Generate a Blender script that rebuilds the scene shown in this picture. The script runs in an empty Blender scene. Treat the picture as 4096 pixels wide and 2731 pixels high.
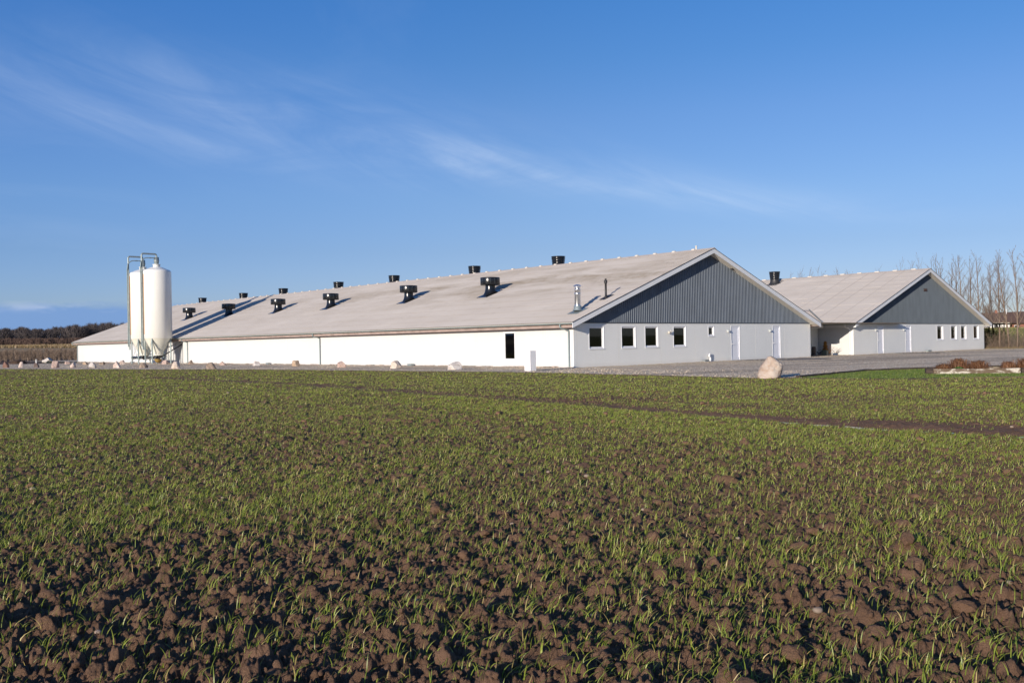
import bpy, math, random
import numpy as np
from mathutils import Vector, Matrix
rad = math.radians
sc = bpy.context.scene
# ---------------------------------------------------------------- camera
CAM_H = 1.3238; PITCH = 0.00181; ROLL = -0.01787
cam_data = bpy.data.cameras.new('camera'); cam = bpy.data.objects.new('camera', cam_data)
sc.collection.objects.link(cam)
cam_data.sensor_width = 36.0; cam_data.lens = 32.163; cam_data.clip_start = 0.1; cam_data.clip_end = 8000
c_, s_ = math.cos(PITCH), math.sin(PITCH)
fwd = Vector((0, c_, s_)); up0 = Vector((0, -s_, c_)); r0 = Vector((1, 0, 0))
cr, sr = math.cos(ROLL), math.sin(ROLL)
rt = r0*cr + up0*sr; up = up0*cr - r0*sr
cam.matrix_world = Matrix(((rt.x, up.x, -fwd.x, 0), (rt.y, up.y, -fwd.y, 0), (rt.z, up.z, -fwd.z, CAM_H), (0, 0, 0, 1)))
sc.camera = cam
# ---------------------------------------------------------------- light, world, exposure
SUN_AZ = rad(59.2)                  # light travels towards this heading (from +X, counter-clockwise)
SUN_EL = rad(10.9)
sun_d = bpy.data.lights.new('sun', 'SUN'); sun_d.energy = 5.0; sun_d.angle = rad(0.55); sun_d.color = (1.0, 0.88, 0.74)
sun = bpy.data.objects.new('sun', sun_d); sc.collection.objects.link(sun)
travel = Vector((math.cos(SUN_AZ)*math.cos(SUN_EL), math.sin(SUN_AZ)*math.cos(SUN_EL), -math.sin(SUN_EL)))
sun.rotation_euler = travel.to_track_quat('-Z', 'Y').to_euler()
sun.location = (-30, -50, 30)
SKY_STRENGTH = 0.11
sc.view_settings.view_transform = 'Standard'; sc.view_settings.look = 'None'
sc.view_settings.exposure = 0.22; sc.view_settings.gamma = 1.0
sc.render.film_transparent = False
sc.cycles.max_bounces = 6; sc.cycles.diffuse_bounces = 3; sc.cycles.glossy_bounces = 3
sc.cycles.transparent_max_bounces = 8; sc.cycles.caustics_reflective = False; sc.cycles.caustics_refractive = False

class NT:
    """tiny node helper"""
    def __init__(s, tree): s.t = tree; s.n = tree.nodes; s.l = tree.links
    def new(s, typ, **kw):
        nd = s.n.new(typ)
        for k, v in kw.items(): setattr(nd, k, v)
        return nd
    def put(s, sock, v):
        if isinstance(v, bpy.types.NodeSocket): s.l.new(v, sock)
        elif v is not None: sock.default_value = v
    def math(s, op, a, b=None, c=None, clamp=False):
        nd = s.new('ShaderNodeMath', operation=op); nd.use_clamp = clamp
        s.put(nd.inputs[0], a); s.put(nd.inputs[1], b)
        if c is not None: s.put(nd.inputs[2], c)
        return nd.outputs[0]
    def ramp(s, fac, stops, interp='LINEAR'):
        nd = s.new('ShaderNodeValToRGB'); cr = nd.color_ramp; cr.interpolation = interp
        while len(cr.elements) < len(stops): cr.elements.new(0.5)
        for e, (p, c) in zip(cr.elements, stops):
            e.position = p; e.color = (c, c, c, 1) if isinstance(c, (int, float)) else (*c, 1)
        s.put(nd.inputs[0], fac); return nd.outputs[0]
    def mix(s, fac, a, b, mode='MIX'):
        nd = s.new('ShaderNodeMix', data_type='RGBA', blend_type=mode)
        s.put(nd.inputs[0], fac)
        for i, v in ((6, a), (7, b)):
            if isinstance(v, tuple) and len(v) == 3: v = (*v, 1)
            s.put(nd.inputs[i], v)
        return nd.outputs[2]
    def noise(s, vec, scale, detail=4, rough=0.55, dist=0.0):
        nd = s.new('ShaderNodeTexNoise'); s.put(nd.inputs['Vector'], vec)
        nd.inputs['Scale'].default_value = scale; nd.inputs['Detail'].default_value = detail
        nd.inputs['Roughness'].default_value = rough; nd.inputs['Distortion'].default_value = dist
        return nd.outputs[0]
    def mapping(s, vec, scale=(1, 1, 1), rot=(0, 0, 0), loc=(0, 0, 0)):
        nd = s.new('ShaderNodeMapping'); s.put(nd.inputs[0], vec)
        nd.inputs['Scale'].default_value = scale; nd.inputs['Rotation'].default_value = rot; nd.inputs['Location'].default_value = loc
        return nd.outputs[0]
    def comb(s, x, y, z):
        nd = s.new('ShaderNodeCombineXYZ'); s.put(nd.inputs[0], x); s.put(nd.inputs[1], y); s.put(nd.inputs[2], z); return nd.outputs[0]

world = bpy.data.worlds.new('World'); sc.world = world; world.use_nodes = True
w = NT(world.node_tree); w.n.clear()
sky = w.new('ShaderNodeTexSky', sky_type='NISHITA', sun_disc=False)
sky.sun_elevation = SUN_EL
sky.sun_rotation = math.atan2(-math.cos(SUN_AZ), -math.sin(SUN_AZ))
sky.altitude = 0; sky.air_density = 1.0; sky.dust_density = 0.25; sky.ozone_density = 1.6
tc = w.new('ShaderNodeTexCoord'); vn = w.new('ShaderNodeVectorMath', operation='NORMALIZE'); w.put(vn.inputs[0], tc.outputs['Generated'])
sx = w.new('ShaderNodeSeparateXYZ'); w.put(sx.inputs[0], vn.outputs[0])
X, Y, Z = sx.outputs
az = w.math('ARCTAN2', X, Y)                       # 0 straight north, + to the east (radians)
el = w.math('ARCSINE', Z)
# cirrus streak: its elevation as a function of heading
fc = w.new('ShaderNodeFloatCurve')
cv = fc.mapping.curves[0]
pts = [(0.0, .66), (.07, .63), (.18, .585), (.262, .535), (.352, .515), (.49, .47), (.589, .42), (.685, .358), (.777, .32), (.87, .29), (1.0, .26)]
cv.points[0].location = pts[0]; cv.points[1].location = pts[-1]
for q in pts[1:-1]: cv.points.new(*q)
fc.mapping.update()
w.put(fc.inputs['Value'], w.math('MULTIPLY_ADD', az, 1/1.2, 0.5))        # az -0.6..0.6 -> 0..1
line = w.math('MULTIPLY', fc.outputs[0], 0.40)
dist = w.math('SUBTRACT', el, line)
azn = w.math('MULTIPLY_ADD', az, 1/1.2, 0.5)
width = w.ramp(azn, [(0.0, .026), (.2, .030), (.35, .026), (.55, .017), (.8, .009), (1.0, .007)])
width = w.math('MULTIPLY', width, w.math('MULTIPLY_ADD', w.math('GREATER_THAN', dist, 0.0), .9, 1.0))
q = w.math('DIVIDE', dist, width)
band = w.math('POWER', 2.718, w.math('MULTIPLY', w.math('MULTIPLY', q, q), -1.0))
v1 = w.comb(w.math('MULTIPLY_ADD', el, 1.6, az), w.math('MULTIPLY', w.math('MULTIPLY_ADD', az, 0.28, el), 3.2), 0.3)
n1 = w.noise(v1, 5.2, 10, 0.62, 0.7)
v2 = w.comb(w.math('MULTIPLY_ADD', el, -1.2, az), w.math('MULTIPLY', w.math('MULTIPLY_ADD', az, 0.2, el), 4.0), 4.7)
n2 = w.noise(v2, 2.3, 6, 0.6, 1.4)
wisp = w.math('MULTIPLY', w.ramp(n1, [(.36, 0.05), (.72, 1.0)]), w.ramp(n2, [(.34, 0.15), (.62, 1.0)]))
faint = w.math('MULTIPLY', w.ramp(w.noise(w.comb(w.math('MULTIPLY_ADD', el, .5, az), w.math('MULTIPLY', el, 2.0), 9.1), 3.0, 7, .6, 1.0), [(.52, 0.0), (.72, 1.0)]), w.ramp(w.math('ADD', w.math('MULTIPLY', az, -1.0), el), [(.35, 0.0), (.80, .10)]))
band = w.math('MULTIPLY', band, w.ramp(azn, [(.03, .15), (.12, .42), (.24, .80), (.40, 1.0), (.62, .9), (.74, .5), (.90, .12)]))
cirrus = w.math('ADD', w.math('MULTIPLY', w.math('MULTIPLY', wisp, band), 0.50), faint, clamp=True)
# low cloud bank over the north-western horizon
nb = w.noise(w.comb(w.math('MULTIPLY', az, 9.0), w.math('MULTIPLY', el, 30.0), 1.3), 1.6, 6, 0.55)
top = w.math('MULTIPLY_ADD', nb, 0.020, w.math('MULTIPLY_ADD', az, -0.030, 0.0255))
bank = w.math('SUBTRACT', top, el)
bank = w.math('MULTIPLY', w.math('DIVIDE', bank, 0.008), 1.0, clamp=True)
bank = w.math('MULTIPLY', bank, w.math('MULTIPLY', w.math('SUBTRACT', -0.06, az), 8.0, clamp=True))
grade = w.ramp(w.math('DIVIDE', el, 1.5), [(0.0, (.45, .52, .86)), (.03, (.46, .50, .82)), (.067, (.455, .495, .725)), (.103, (.48, .545, .75)), (.159, (.44, .56, .79)), (.20, (.35, .555, .815)), (.25, (.285, .56, .87)), (.40, (.36, .58, .88)), (1.0, (.50, .62, .80))])
side = w.ramp(w.math('MULTIPLY_ADD', az, .8, .5), [(.08, (.96, 1.04, 1.06)), (.5, (1.0, .96, .88))])
base = w.mix(1.0, w.mix(1.0, w.mix(1.0, sky.outputs[0], grade, 'MULTIPLY'), (1.12, 1.28, 1.58), 'MULTIPLY'), side, 'MULTIPLY')
puff = w.math('MULTIPLY', w.ramp(w.noise(w.comb(w.math('MULTIPLY', az, 20.0), w.math('MULTIPLY', el, 55.0), 7.7), 1.0, 4, 0.5), [(.56, 0.0), (.70, 1.0)]),
              w.math('MULTIPLY', w.math('LESS_THAN', az, -0.1), w.ramp(w.math('MULTIPLY', el, 10.0), [(.36, 0.0), (.43, 1.0), (.50, 0.0)])))
colB = w.mix(w.math('MULTIPLY', bank, 0.93), base, (1.55, 2.75, 5.2))
colP = w.mix(w.math('MULTIPLY', puff, 0.38), colB, (4.8, 5.4, 6.6))
colC = w.mix(cirrus, colP, (6.2, 7.0, 8.2))
bg = w.new('ShaderNodeBackground'); w.put(bg.inputs[0], colC); bg.inputs[1].default_value = SKY_STRENGTH
wo = w.new('ShaderNodeOutputWorld'); w.l.new(bg.outputs[0], wo.inputs[0])

# ---------------------------------------------------------------- helpers
COL = sc.collection
class MB:
    def __init__(s): s.v = []; s.f = []; s.m = []; s.mi = 0; s.sm = []
    def add(s, vs, fs, smooth=False):
        b = len(s.v); s.v += [tuple(p) for p in vs]
        for f in fs: s.f.append(tuple(b+i for i in f)); s.m.append(s.mi); s.sm.append(smooth)
        return s
    def box(s, x0, x1, y0, y1, z0, z1):
        vs = [(x0,y0,z0),(x1,y0,z0),(x1,y1,z0),(x0,y1,z0),(x0,y0,z1),(x1,y0,z1),(x1,y1,z1),(x0,y1,z1)]
        return s.add(vs, [(0,3,2,1),(4,5,6,7),(0,1,5,4),(1,2,6,5),(2,3,7,6),(3,0,4,7)])
    def prism(s, poly, axis, a, b):
        """poly: 2D points; axis: extrusion axis index; a,b range"""
        n = len(poly); vs = []
        for t in (a, b):
            for (p, q) in poly:
                vs.append({0:(t,p,q),1:(p,t,q),2:(p,q,t)}[axis])
        fs = [tuple(range(n))[::-1], tuple(range(n, 2*n))] + [(i,(i+1)%n,(i+1)%n+n,i+n) for i in range(n)]
        return s.add(vs, fs)
    def tube(s, pts, r, n=10, cap=True, smooth=True):
        pts = [Vector(p) for p in pts]; rs = r if isinstance(r, (list, tuple)) else [r]*len(pts)
        vs = []; fs = []
        prev = None
        for i, p in enumerate(pts):
            d = (pts[min(i+1, len(pts)-1)] - pts[max(i-1, 0)]).normalized()
            if prev is None:
                a = d.orthogonal().normalized()
            else:
                a = (prev - d*prev.dot(d)).normalized()
            prev = a; b = d.cross(a)
            for k in range(n):
                t = 2*math.pi*k/n; vs.append(p + (a*math.cos(t) + b*math.sin(t))*rs[i])
        for i in range(len(pts)-1):
            for k in range(n): fs.append((i*n+k, i*n+(k+1)%n, (i+1)*n+(k+1)%n, (i+1)*n+k))
        s.add(vs, fs, smooth)
        if cap:
            s.add(vs[:n], [tuple(range(n))[::-1]]); s.add(vs[-n:], [tuple(range(n))])
        return s
    def lathe(s, prof, cx=0, cy=0, n=24, smooth=True, a0=0.0, a1=2*math.pi):
        vs = []; fs = []; full = abs(a1-a0-2*math.pi) < 1e-6; m = n if full else n+1
        for (r, z) in prof:
            for k in range(m):
                t = a0+(a1-a0)*k/n; vs.append((cx+r*math.cos(t), cy+r*math.sin(t), z))
        for i in range(len(prof)-1):
            for k in range(n):
                k2 = (k+1) % m if full else k+1
                fs.append((i*m+k, i*m+k2, (i+1)*m+k2, (i+1)*m+k))
        return s.add(vs, fs, smooth)
    def build(s, name, mats, parent=None):
        me = bpy.data.meshes.new(name); me.from_pydata(s.v, [], s.f)
        if not isinstance(mats, (list, tuple)): mats = [mats]
        for m in mats: me.materials.append(m)
        me.polygons.foreach_set('material_index', s.m); me.polygons.foreach_set('use_smooth', s.sm)
        me.update()
        o = bpy.data.objects.new(name, me); COL.objects.link(o)
        if parent: o.parent = parent
        return o
def fast_mesh(name, V, F, mat, parent=None, smooth=False, col=None):
    me = bpy.data.meshes.new(name); V = np.ascontiguousarray(V, dtype=np.float32); F = np.ascontiguousarray(F, dtype=np.int32)
    me.vertices.add(len(V)); me.vertices.foreach_set('co', V.ravel())
    k = F.shape[1]; me.loops.add(F.size); me.loops.foreach_set('vertex_index', F.ravel())
    me.polygons.add(len(F)); me.polygons.foreach_set('loop_start', np.arange(0, F.size, k, dtype=np.int32))
    me.polygons.foreach_set('loop_total', np.full(len(F), k, dtype=np.int32))
    if smooth: me.polygons.foreach_set('use_smooth', np.ones(len(F), dtype=bool))
    me.update(calc_edges=True)
    if col is not None:
        at = me.color_attributes.new('Col', 'FLOAT_COLOR', 'POINT')
        c4 = np.ones((len(V), 4), dtype=np.float32); c4[:, :3] = col; at.data.foreach_set('color', c4.ravel())
    me.materials.append(mat)
    o = bpy.data.objects.new(name, me); COL.objects.link(o)
    if parent: o.parent = parent
    return o
def tag(o, label=None, cat=None, group=None, kind=None):
    for k, v in (('label', label), ('category', cat), ('group', group), ('kind', kind)):
        if v: o[k] = v
    return o
def empty(name, loc=(0, 0, 0), rz=0.0):
    o = bpy.data.objects.new(name, None); COL.objects.link(o); o.location = loc; o.rotation_euler = (0, 0, rz); o.empty_display_size = .3
    return o
def copy_tree(o, parent=None):
    c = o.copy(); COL.objects.link(c)
    if parent: c.parent = parent
    for ch in [x for x in o.children]: copy_tree(ch, c)
    return c

# ---------------------------------------------------------------- materials
def mat(name, fn=None, color=(.5,.5,.5), rough=.7, metal=0.0, spec=.5, var=.0, vscale=3.0, bump=0.0, bscale=40.0, coord='Object'):
    m = bpy.data.materials.new(name); m.use_nodes = True; t = NT(m.node_tree)
    bs = t.n['Principled BSDF']; bs.inputs['Roughness'].default_value = rough; bs.inputs['Metallic'].default_value = metal
    bs.inputs['Specular IOR Level'].default_value = spec
    co = t.new('ShaderNodeTexCoord').outputs[coord]
    if fn: fn(t, bs, co)
    else:
        if var > 0:
            n = t.noise(co, vscale, 6, .6)
            d = tuple(c*(1-var) for c in color); b = tuple(min(1, c*(1+var*.6)) for c in color)
            t.put(bs.inputs['Base Color'], t.mix(t.ramp(n, [(.3, 0.0), (.7, 1.0)]), d, b))
        else: bs.inputs['Base Color'].default_value = (*color, 1)
        if bump > 0: addbump(t, bs, t.noise(co, bscale, 4, .6), bump, 0.02)
    return m
def addbump(t, bs, h, strength, distance):
    b = t.new('ShaderNodeBump'); b.inputs['Strength'].default_value = strength; b.inputs['Distance'].default_value = distance
    t.put(b.inputs['Height'], h); t.l.new(b.outputs[0], bs.inputs['Normal'])

def wall_fn(base, speck):
    def fn(t, bs, co):
        big = t.noise(t.mapping(co, (1, 1, .55)), .55, 6, .6)
        fine = t.noise(co, 38, 3, .7)
        vor = t.new('ShaderNodeTexVoronoi'); t.put(vor.inputs['Vector'], co); vor.inputs['Scale'].default_value = 26
        c = t.mix(t.ramp(big, [(.3, 0.0), (.7, 1.0)]), tuple(x*.95 for x in base), base)
        c = t.mix(t.math('MULTIPLY', t.ramp(fine, [(.42, 1.0), (.56, 0.0)]), speck), c, tuple(x*.62 for x in base))
        c = t.mix(t.math('MULTIPLY', t.ramp(vor.outputs['Distance'], [(.05, 1.0), (.2, 0.0)]), speck*.8), c, tuple(x*.55 for x in base))
        # splash dirt along the bottom and faint water runs: real soiling of the panels
        sp = t.new('ShaderNodeSeparateXYZ'); t.put(sp.inputs[0], co)
        low = t.ramp(t.math('ADD', sp.outputs[2], t.math('MULTIPLY', fine, .25)), [(.05, 1.0), (.35, 0.0)])
        c = t.mix(t.math('MULTIPLY', low, .22), c, (.30, .25, .20))
        runs = t.noise(t.mapping(co, (2.6, 2.6, .12)), 2.0, 5, .65)
        c = t.mix(t.math('MULTIPLY', t.ramp(runs, [(.58, 0.0), (.75, 1.0)]), .14), c, (.36, .33, .28))
        t.put(bs.inputs['Base Color'], c)
        addbump(t, bs, t.noise(co, 60, 3, .7), .5, .012)
    return fn
M = {}
M['walll'] = mat('long_wall_sun_darkened', wall_fn((.64, .65, .65), .34), rough=.9, spec=.2)  # same finish as the gable, darkened so the sunlit long wall clips less
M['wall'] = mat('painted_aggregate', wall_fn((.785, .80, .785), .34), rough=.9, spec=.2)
M['joint'] = mat('joint_mastic', color=(.62, .61, .57), rough=.8)
M['white'] = mat('white_frame', color=(.74, .75, .77), rough=.35, var=.03)
M['door'] = mat('white_door', color=(.74, .76, .82), rough=.35, var=.03)
M['barge'] = mat('white_barge', color=(.74, .755, .765), rough=.45, var=.05, vscale=1.2)
M['soffit'] = mat('soffit_board', color=(.76, .73, .66), rough=.7, var=.06)
M['fascia_wood'] = mat('weathered_board', color=(.33, .25, .22), rough=.8, var=.3, vscale=2.0)
M['galv'] = mat('galvanised', color=(.27, .32, .325), rough=.45, metal=.4, var=.18, vscale=6)
M['galv_dull'] = mat('galvanised_weathered', color=(.24, .30, .305), rough=.5, metal=.3, var=.2, vscale=3)
M['steel'] = mat('bright_steel', color=(.86, .88, .90), rough=.30, metal=1.0)
M['black'] = mat('black_plastic', color=(.010, .011, .013), rough=.22, spec=.5, var=.2)
M['blackm'] = mat('black_matt', color=(.022, .022, .024), rough=.55)
M['dark'] = mat('dark_interior', color=(.10, .095, .085), rough=.9)
M['inner'] = mat('inner_wall', color=(.45, .43, .33), rough=.9)
M['lampg'] = mat('grey_lamp', color=(.42, .45, .45), rough=.4)
M['pvc'] = mat('white_pvc', color=(.8, .8, .8), rough=.3)
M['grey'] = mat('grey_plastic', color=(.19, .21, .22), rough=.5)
M['silo'] = mat('silo_fibreglass', lambda t, bs, co: (t.put(bs.inputs['Base Color'], t.mix(t.ramp(t.noise(t.mapping(co, (1, 1, .35)), 1.3, 6, .6), [(.35, 0.0), (.7, 1.0)]), (.76, .76, .71), (.82, .82, .79))), addbump(t, bs, t.noise(co, 3, 3, .5), .12, .05)), rough=.33)
M['hopper'] = mat('hopper_fibreglass', color=(.70, .69, .60), rough=.4, var=.06)
M['strip'] = mat('tan_sight_strip', color=(.56, .38, .26), rough=.5, var=.08)
M['boot'] = mat('ochre_boot', color=(.30, .20, .06), rough=.6, var=.3, vscale=8)
M['rust'] = mat('rusty_iron', color=(.060, .032, .026), rough=.8, var=.3, vscale=20)
def clad_fn(base):
    def fn(t, bs, co):
        n = t.noise(t.mapping(co, (1, 1, .25)), 2.2, 5, .6)
        c = t.mix(t.ramp(n, [(.3, 0.0), (.7, 1.0)]), tuple(x*.82 for x in base), tuple(x*1.12 for x in base))
        t.put(bs.inputs['Base Color'], c)
    return fn
M['cladA'] = mat('slate_cladding', clad_fn((.118, .143, .178)), rough=.58, spec=.22)
M['cladC'] = mat('green_grey_cladding', clad_fn((.086, .108, .132)), rough=.60, spec=.22)
M['flash'] = mat('dark_flashing', color=(.035, .045, .06), rough=.4)
def roof_fn(t, bs, co, stain=1.0):
    # co: x up the slope (m), y along the barn (m)
    sp = t.new('ShaderNodeSeparateXYZ'); t.put(sp.inputs[0], co); x, y, z = sp.outputs
    big = t.noise(t.mapping(co, (.35, .16, 1)), 1.0, 7, .62)
    c = t.mix(t.ramp(big, [(.28, 0.0), (.72, 1.0)]), (.505, .458, .408), (.605, .558, .505))
    # each sheet a touch different
    cell = t.new('ShaderNodeTexWhiteNoise', noise_dimensions='2D')
    t.put(cell.inputs['Vector'], t.comb(t.math('FLOOR', t.math('DIVIDE', x, 1.106)), t.math('FLOOR', t.math('DIVIDE', y, 1.062)), 0.0))
    c = t.mix(t.math('MULTIPLY', cell.outputs['Value'], .07), c, (.36, .31, .28))
    # moss and soot stains as seen below the ridge
    st = t.noise(t.mapping(co, (.42, .13, 1), rot=(0, 0, .12)), 1.0, 8, .68, .4)
    up_ = t.ramp(t.math('DIVIDE', x, 12.2), [(.30, 0.0), (.52, .55), (.72, 1.0), (.95, .45)])
    near = t.ramp(t.math('DIVIDE', y, 40.0), [(.0, 1.0), (.55, .95), (.95, .35)])
    streak = t.noise(t.mapping(co, (.5, 5.0, 1)), 2.0, 6, .7)
    f = t.math('MULTIPLY', t.math('MULTIPLY', t.ramp(st, [(.43, 0.0), (.60, 1.0)]), up_), near)
    f = t.math('MULTIPLY', f, t.ramp(streak, [(.30, .35), (.65, 1.0)]))
    c = t.mix(t.math('MULTIPLY', f, .85*stain), c, (.20, .15, .085))
    # small dark lichen runs low down near the gable
    s2 = t.noise(t.mapping(co, (1.1, 6.5, 1), loc=(3, 9, 0)), 1.0, 6, .72)
    f2 = t.math('MULTIPLY', t.ramp(s2, [(.60, 0.0), (.70, 1.0)]), t.ramp(t.math('DIVIDE', y, 30.0), [(.0, 1.0), (1.0, .25)]))
    c = t.mix(t.math('MULTIPLY', f2, .65*max(stain, .3)), c, (.15, .115, .09))
    sk = t.noise(co, 18, 4, .7)
    c = t.mix(t.math('MULTIPLY', t.ramp(sk, [(.60, 0.0), (.72, 1.0)]), .45), c, (.24, .20, .17))
    # weather line at each lap
    lap = t.math('FRACT', t.math('DIVIDE', x, 1.106))
    lapn = t.math('ADD', lap, t.math('MULTIPLY', t.math('SUBTRACT', t.noise(co, 5, 3, .6), .5), .05))
    c = t.mix(t.math('MULTIPLY', t.ramp(lapn, [(.0, 1.0), (.05, 0.0)]), .60 if stain > .5 else .12), c, (.22, .18, .15))
    fx = t.math('LESS_THAN', t.math('FRACT', t.math('DIVIDE', y, .531)), .10); fy = t.math('LESS_THAN', t.math('ABSOLUTE', t.math('SUBTRACT', lap, .08)), .035)
    c = t.mix(t.math('MULTIPLY', t.math('MULTIPLY', fx, fy), .6), c, (.16, .13, .11))
    if stain < .5:
        jl = t.math('FRACT', t.math('DIVIDE', t.math('ADD', y, t.math('MULTIPLY', t.noise(co, 1.5, 2, .5), .03)), 1.575))
        c = t.mix(t.math('MULTIPLY', t.ramp(jl, [(.0, 1.0), (.045, 0.0)]), .55), c, (.26, .22, .19))
    t.put(bs.inputs['Base Color'], c)
    addbump(t, bs, t.noise(co, 30, 4, .65), .35, .01)
M['roof'] = mat('fibre_cement', roof_fn, rough=.92, spec=.15)
M['roofC'] = mat('fibre_cement_clean', lambda t, bs, co: roof_fn(t, bs, co, .12), rough=.92, spec=.15)
M['ridge'] = mat('ridge_cement', color=(.50, .44, .39), rough=.9, var=.15, vscale=3)
M['ridgecap'] = mat('pale_cap', color=(.60, .56, .49), rough=.8, var=.1)
def glass_fn(m):
    m.use_nodes = True; t = NT(m.node_tree); t.n.clear()
    g = t.new('ShaderNodeBsdfGlossy'); g.inputs['Roughness'].default_value = .02
    tr = t.new('ShaderNodeBsdfTransparent'); tr.inputs[0].default_value = (.80, .86, .82, 1)
    fr = t.new('ShaderNodeFresnel'); fr.inputs[0].default_value = 1.75
    mx = t.new('ShaderNodeMixShader'); t.l.new(fr.outputs[0], mx.inputs[0]); t.l.new(tr.outputs[0], mx.inputs[1]); t.l.new(g.outputs[0], mx.inputs[2])
    o = t.new('ShaderNodeOutputMaterial'); t.l.new(mx.outputs[0], o.inputs[0]); return m
M['glass'] = glass_fn(bpy.data.materials.new('window_glass'))
M['leaf'] = mat('houseplant_leaf', color=(.03, .22, .12), rough=.5)
M['concrete'] = mat('concrete_slab', color=(.23, .20, .175), rough=.9, var=.25, vscale=1.5, bump=.3)
M['sleeper'] = mat('dark_sleeper', lambda t, bs, co: (t.put(bs.inputs['Base Color'], t.mix(t.ramp(t.noise(t.mapping(co, (1, 8, 8)), 2, 6, .65), [(.35, 0.0), (.7, 1.0)]), (.022, .016, .012), (.09, .065, .05))), addbump(t, bs, t.noise(t.mapping(co, (1, 9, 9)), 4, 5, .6), .6, .02)), rough=.9)
M['logw'] = mat('peeling_white_timber', lambda t, bs, co: (t.put(bs.inputs['Base Color'], t.mix(t.ramp(t.noise(t.mapping(co, (1, 2.2, 3.4)), 3.2, 8, .68, .6), [(.48, 0.0), (.58, 1.0)]), (.12, .085, .055), (.50, .46, .39))), addbump(t, bs, t.noise(t.mapping(co, (1, 6, 6)), 5, 5, .6), .6, .02)), rough=.85)
M['soil'] = mat('planting_soil', color=(.045, .030, .022), rough=.95, var=.4, vscale=6, bump=.8, bscale=25)
M['wood_bark'] = mat('young_bark', color=(.20, .145, .105), rough=.85, var=.35, vscale=5)
M['twig'] = mat('bare_twigs', color=(.21, .155, .115), rough=.85, var=.25, vscale=2)
M['brick'] = mat('red_brick', color=(.23, .105, .072), rough=.9, var=.2, vscale=1.5)
M['tile'] = mat('brown_tile_roof', color=(.10, .062, .050), rough=.85, var=.2, vscale=1.2)
M['render'] = mat('white_render', color=(.66, .62, .57), rough=.9, var=.1)
M['water'] = mat('puddle_water', color=(.020, .016, .012), rough=.03, spec=.6)

# ---------------------------------------------------------------- barns
A_ANG = 0.733320465
A0 = Vector((3.16932, 47.1371, 0)); C0 = Vector((25.0588, 67.1358, 0))
U = Vector((math.cos(A_ANG), math.sin(A_ANG), 0)); Vv = Vector((-U.y, U.x, 0))
OV = .5; EO = .53
def onA(u, v, z=0): return A0 + U*u + Vv*v + Vector((0, 0, z))
def onC(u, v, z=0): return C0 + U*u + Vv*v + Vector((0, 0, z))

def holed_wall(mb, L, thick, z0, z1, holes, joints, axis, face=0.0, jw=.012, s0=0.0):
    """panels in plane; axis 0: wall along x, outer face at y=face, body to y=face+thick. axis 1: along y, outer face at x=face, body to +x"""
    xs = sorted(set([s0, L] + [j for j in joints] + [h[0] for h in holes] + [h[1] for h in holes]))
    for a, b in zip(xs[:-1], xs[1:]):
        g0 = jw if a in joints else 0; g1 = jw if b in joints else 0
        hs = [h for h in holes if h[0] <= a+1e-6 and h[1] >= b-1e-6]
        spans = []
        z = z0
        for h in sorted(hs, key=lambda q: q[2]):
            if h[2] > z: spans.append((z, h[2]))
            z = h[3]
        spans.append((z, z1))
        for (p, q) in spans:
            if axis == 0: mb.box(a+g0, b-g1, face, face+thick, p, q)
            else: mb.box(face, face+thick, a+g0, b-g1, p, q)
    mb.mi = 1
    for j in joints:
        if axis == 0: mb.box(j-jw, j+jw, face+.003, face+thick-.01, z0, z1)
        else: mb.box(face+.003, face+thick-.01, j-jw, j+jw, z0, z1)
    mb.mi = 0

def make_window(parent, u0, u1, z0, z1, side=0, deep=.085, label=None):
    """frame mesh with glass and sill children; built at v=0 gable (side 0) or u=0 long wall (side 1)"""
    def B(mb, a, b, c, d, e, f):
        if side == 0: mb.box(a, b, c, d, e, f)
        else: mb.box(c, d, a, b, e, f)
    fr = MB(); t = .035; p = .012
    # outer trim, proud of the wall
    for (a, b, e, f) in ((u0-.004, u1+.004, z1-t, z1+.004), (u0-.004, u1+.004, z0-.004, z0+t), (u0-.004, u0+t, z0+t, z1-t), (u1-t, u1+.004, z0+t, z1-t)):
        B(fr, a, b, -p, deep+.05, e, f)
    s = .055; a0, a1, e0, e1 = u0+t, u1-t, z0+t, z1-t
    for (a, b, e, f) in ((a0, a1, e1-s, e1), (a0, a1, e0, e0+s), (a0, a0+s, e0+s, e1-s), (a1-s, a1, e0+s, e1-s)):
        B(fr, a, b, deep-.05, deep+.03, e, f)
    k = .022
    for (a, b, e, f) in ((a0+s, a1-s, e1-s-k, e1-s), (a0+s, a1-s, e0+s, e0+s+k), (a0+s, a0+s+k, e0+s+k, e1-s-k), (a1-s-k, a1-s, e0+s+k, e1-s-k)):
        B(fr, a, b, deep-.025, deep+.02, e, f)
    wdw = fr.build('window', M['white'], parent)
    gl = MB(); B(gl, a0+s+k, a1-s-k, deep-.006, deep, e0+s+k, e1-s-k); gl.build('glass', M['glass'], wdw)
    si = MB(); B(si, u0+.0, u1-.0, -.035, -.0125, z0-.03, z0+.004); si.build('sill', M['white'], wdw)
    if label: wdw['label'] = label
    return wdw
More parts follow.
